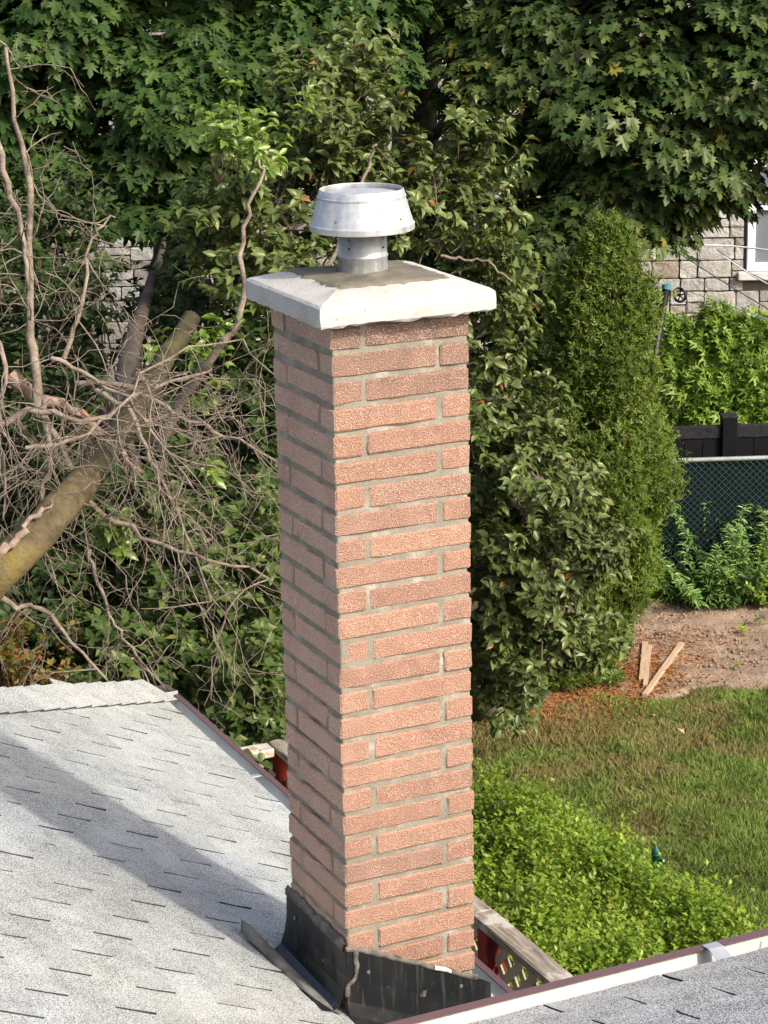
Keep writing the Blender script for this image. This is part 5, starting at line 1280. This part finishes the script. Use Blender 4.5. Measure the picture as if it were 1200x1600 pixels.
# orange needle litter under the cedar
c0 = onz(955, 1062, 0)[:2]; nl = 9000
xy = c0+rng.normal(0, 1, (nl, 2))@np.array([[0.42, 0.10], [0.10, 0.30]]); xy2 = onz(880, 1100, 0)[:2]+rng.normal(0, 0.28, (nl//2, 2)); xy = np.concatenate([xy, xy2])
tp = np.column_stack([rng.normal(0, 1, xy.shape), rng.normal(0, 0.12, len(xy))]); nn = np.column_stack([rng.normal(0, 0.2, xy.shape), np.ones(len(xy))])
nd = link('needle_litter', leaf_mesh('needle_litter', np.column_stack([xy, 0.014+0.02*rng.random(len(xy))]), nn, tp, 0.055*rng.uniform(0.5, 1.2, len(xy)), T_small(0.10), (0, 0, 0)), M['needles']); tag(nd, 'orange brown needle litter under the cedar', 'litter', kind='stuff')
# soil crumbs
xy = rng.uniform(np.min(sp, 0), np.max(sp, 0), (9000, 2)); xy = xy[in_poly(xy, sp)]
bmk = T_small(0.6); cv = np.array([(1, 0, 0), (-1, 0, 0), (0, 1, 0), (0, -1, 0), (0, 0, 1), (0, 0, -1.0)])*0.5; cf = [(0, 2, 4), (2, 1, 4), (1, 3, 4), (3, 0, 4), (2, 0, 5), (1, 2, 5), (3, 1, 5), (0, 3, 5)]
cr = link('soil_crumbs', leaf_mesh('soil_crumbs', np.column_stack([xy, np.full(len(xy), 0.022)]), rdirs(len(xy)), rdirs(len(xy)), 0.026*rng.uniform(0.3, 1.2, len(xy))**1.6, (cv, cf), (0, 0, 0)), M['soil']); tag(cr, 'loose crumbs of dry soil in the garden bed', 'soil', kind='stuff')

def plank(u0, v0, u1, v1, wd, lab, zoff=0.035):
    a, b = onz(u0, v0, zoff), onz(u1, v1, zoff); L = np.linalg.norm(b-a); c_ = (a+b)/2
    o = box('plank', L, wd, 0.032, M['plank'], None, tuple(c_), 0.002, (0, 0, math.atan2(b[1]-a[1], b[0]-a[0])), (4, 0, 0), 0.0012)
    tag(o, lab, 'plank', 'planks on the garden soil')
plank(1008, 1005, 1003, 1063, 0.046, 'wooden plank on the soil, leftmost of the three')
plank(1015, 1011, 1008, 1072, 0.036, 'short narrow wooden plank lying in the middle of three')
plank(1065, 1006, 1007, 1087, 0.042, 'longest wooden plank slanting across the soil')

def weed(u, v, H, nst, label, size=0.12, spike=False, T=TL, mat='weed', spread=0.5, z0=0.0):
    b = onz(u, v, z0); b = np.array([b[0], b[1], 0.0]); o = thing('weed_plant', label, 'weed', b, 'weeds along the chain link fence')
    Ps, Ns, Ts, Ss, tw = [], [], [], [], []
    for k in range(nst):
        d = nz(np.array([rng.normal(0, spread), rng.normal(0, spread), 1.0])); L = H*rng.uniform(0.6, 1.0) if k else H
        Q = b+np.linspace(0, 1, 8)[:, None]*d*L+np.array([*rng.normal(0, 0.05, 2), 0]); Q[:, :2] += (np.linspace(0, 1, 8)**2)[:, None]*rng.normal(0, 0.07, 2)
        tw.append((Q, np.linspace(0.007, 0.003, 8)))
        m_ = int(L/0.0075); s_ = rng.uniform(0.12, 1, m_)*7; i = np.minimum(s_.astype(int), 6); f = (s_-i)[:, None]; pp = Q[i]*(1-f)+Q[i+1]*f
        a = rng.uniform(0, 2*np.pi, m_); rd = np.column_stack([np.cos(a), np.sin(a), 0*a]); fr = s_/7
        Ps.append(pp); Ts.append(rd+UPV*(0.55*fr-0.15)[:, None]); Ns.append(UPV*0.9-rd*0.4+SUNV*0.6+rng.normal(0, 0.3, (m_, 3)))
        Ss.append(size*rng.uniform(0.6, 1.2, m_)*(1.1-0.55*fr)*(0.55 if (spike and k == 0) else 1))
    p, n, t, s = map(np.concatenate, (Ps, Ns, Ts, Ss)); kk = p[:, 2] > 0.01
    foliage(o, p[kk], n[kk], t[kk], s[kk], T, M[mat], b, 26); tubes('stems', tw, M['twig'], o, b, 3)
weed(1020, 935, 0.55, 7, 'low grey green weed against the cedar foot'); weed(1055, 945, 0.62, 8, 'bushy weed right of the cedar, behind the planks'); weed(1068, 930, 0.85, 6, 'weed with a short upright spike near the cedar', spike=True, spread=0.3)
weed(1095, 948, 0.68, 9, 'broad weed clump in the middle of the fence row'); weed(1135, 930, 1.08, 7, 'tallest weed with a pointed spike before the fence', spike=True, spread=0.32); weed(1130, 952, 0.60, 9, 'low leafy weed in front of the tallest spike')
weed(1165, 945, 0.74, 9, 'spreading weed near the right picture edge'); weed(1195, 950, 0.62, 10, 'small leaved bright green plant at the right edge', 0.06, mat='thuja', T=TS); weed(1215, 930, 1.0, 7, 'arching weed cut off by the right picture edge', 0.14, spread=0.55); weed(1175, 925, 0.8, 6, 'weed partly behind the small leaved plant')
weed(1040, 915, 0.75, 6, 'weed touching the chain link left end'); weed(1100, 915, 0.85, 6, 'weed close against the chain link centre')
def tuft(u, v, H, n, label, size, mat='weed', T=TL, cat='seedling'):
    b = onz(u, v, 0.0); o = thing('seedling', label, cat, b, 'small plants on the soil and lawn')
    a = rng.uniform(0, 2*np.pi, n); rd = np.column_stack([np.cos(a), np.sin(a), 0*a]); p = b+rd*0.02*rng.random((n, 1))+UPV*0.02+UPV*(H*rng.random((n, 1)))
    m_ = leaf_mesh('leaves', p, UPV*0.9-rd*0.5+rng.normal(0, 0.2, (n, 3)), rd+UPV*0.6*rng.random((n, 1)), size*rng.uniform(0.6, 1.1, n), T, b); link('leaves', m_, M[mat], o)
    tubes('stem', [(np.array([b*0, np.array([0, 0, H*0.5]), np.array([0, 0, H])]), [0.004, 0.003, 0.002])], M['twig'], o, sides=4)
tuft(1157, 994, 0.05, 9, 'bright light green seedling on the bare soil', 0.06, 'hedge', TO2); tuft(1187, 982, 0.08, 26, 'small grey green seedling at the right soil edge', 0.06); tuft(978, 1016, 0.12, 46, 'grey green tuft beside the orange needle litter', 0.075)
tuft(958, 1078, 0.10, 34, 'dark green leafy tuft at the lawn edge left of the planks', 0.11); tuft(1146, 1048, 0.04, 10, 'tiny yellowish seedling on the soil', 0.045, 'apple_y', TO); tuft(1062, 950, 0.05, 14, 'tiny seedling at the back of the soil bed', 0.05); tuft(1140, 950, 0.06, 14, 'tiny seedling below the tallest weed', 0.05)

# green hydrant-shaped ornament at the hedge edge
hb_ = onz(1024, 1376, 0.0); hyd = thing('garden_hydrant', 'small dark green hydrant shaped ornament at the hedge edge', 'ornament', hb_)
def lathe_obj(name, prof, n, mat, parent, loc=(0, 0, 0)):
    Vv, Ff = lathe(prof, n); return link(name, mesh_from(name, Vv, Ff, True), mat, parent, loc)
HS = 0.19
lathe_obj('body', [(0.001, 0.0), (0.045, 0.0), (0.045, 0.015), (0.030, 0.025), (0.030, HS), (0.040, HS+0.004), (0.040, HS+0.014), (0.030, HS+0.018)], 18, M['greenp'], hyd)
hyd.scale = (0.72, 0.72, 0.88)
lathe_obj('dome', [(0.038, HS+0.016), (0.038, HS+0.026), (0.034, HS+0.044), (0.022, HS+0.060), (0.008, HS+0.066), (0.007, HS+0.076), (0.0005, HS+0.078)], 18, M['greenp'], hyd)
noz = lathe_obj('nozzle', [(0.017, 0.0), (0.017, 0.032), (0.021, 0.033), (0.021, 0.045), (0.001, 0.046)], 12, M['greenp'], hyd, tuple(rtv*0.02+UPV*(HS-0.03)-fwh*0.012)); noz.rotation_euler = Vector(rtv*0.9-fwh*0.5).to_track_quat('Z', 'Y').to_euler()
lathe_obj('nozzle_plug', [(0.010, 0.046), (0.010, 0.052), (0.0005, 0.053)], 10, M['yellow'], noz)
# fallen leaves on the lawn
for i, (u, v, lab) in enumerate(((866, 1160, 'tan fallen leaf on the dry grass right of the chimney'), (1005, 1305, 'pale fallen leaf on the lawn above the green ornament'), (1024, 1119, 'orange fallen leaf on the lawn below the planks'), (1070, 1146, 'small whitish fallen leaf in the lawn'), (1168, 1132, 'pale fallen leaf on the lawn near the right edge'), (860, 1214, 'dry fallen leaf at the far hedge edge'))):
    b = onz(u, v, 0.05); me = mesh_from('fallen_leaf', *TO2); o = link('fallen_leaf', me, M['dryleaf'], None, tuple(b)); o.scale = (0.062,)*3; o.rotation_euler = (rng.normal(0, 0.4), rng.normal(0, 0.4), rng.uniform(0, 6)); tag(o, lab, 'leaf', 'fallen leaves on the lawn')
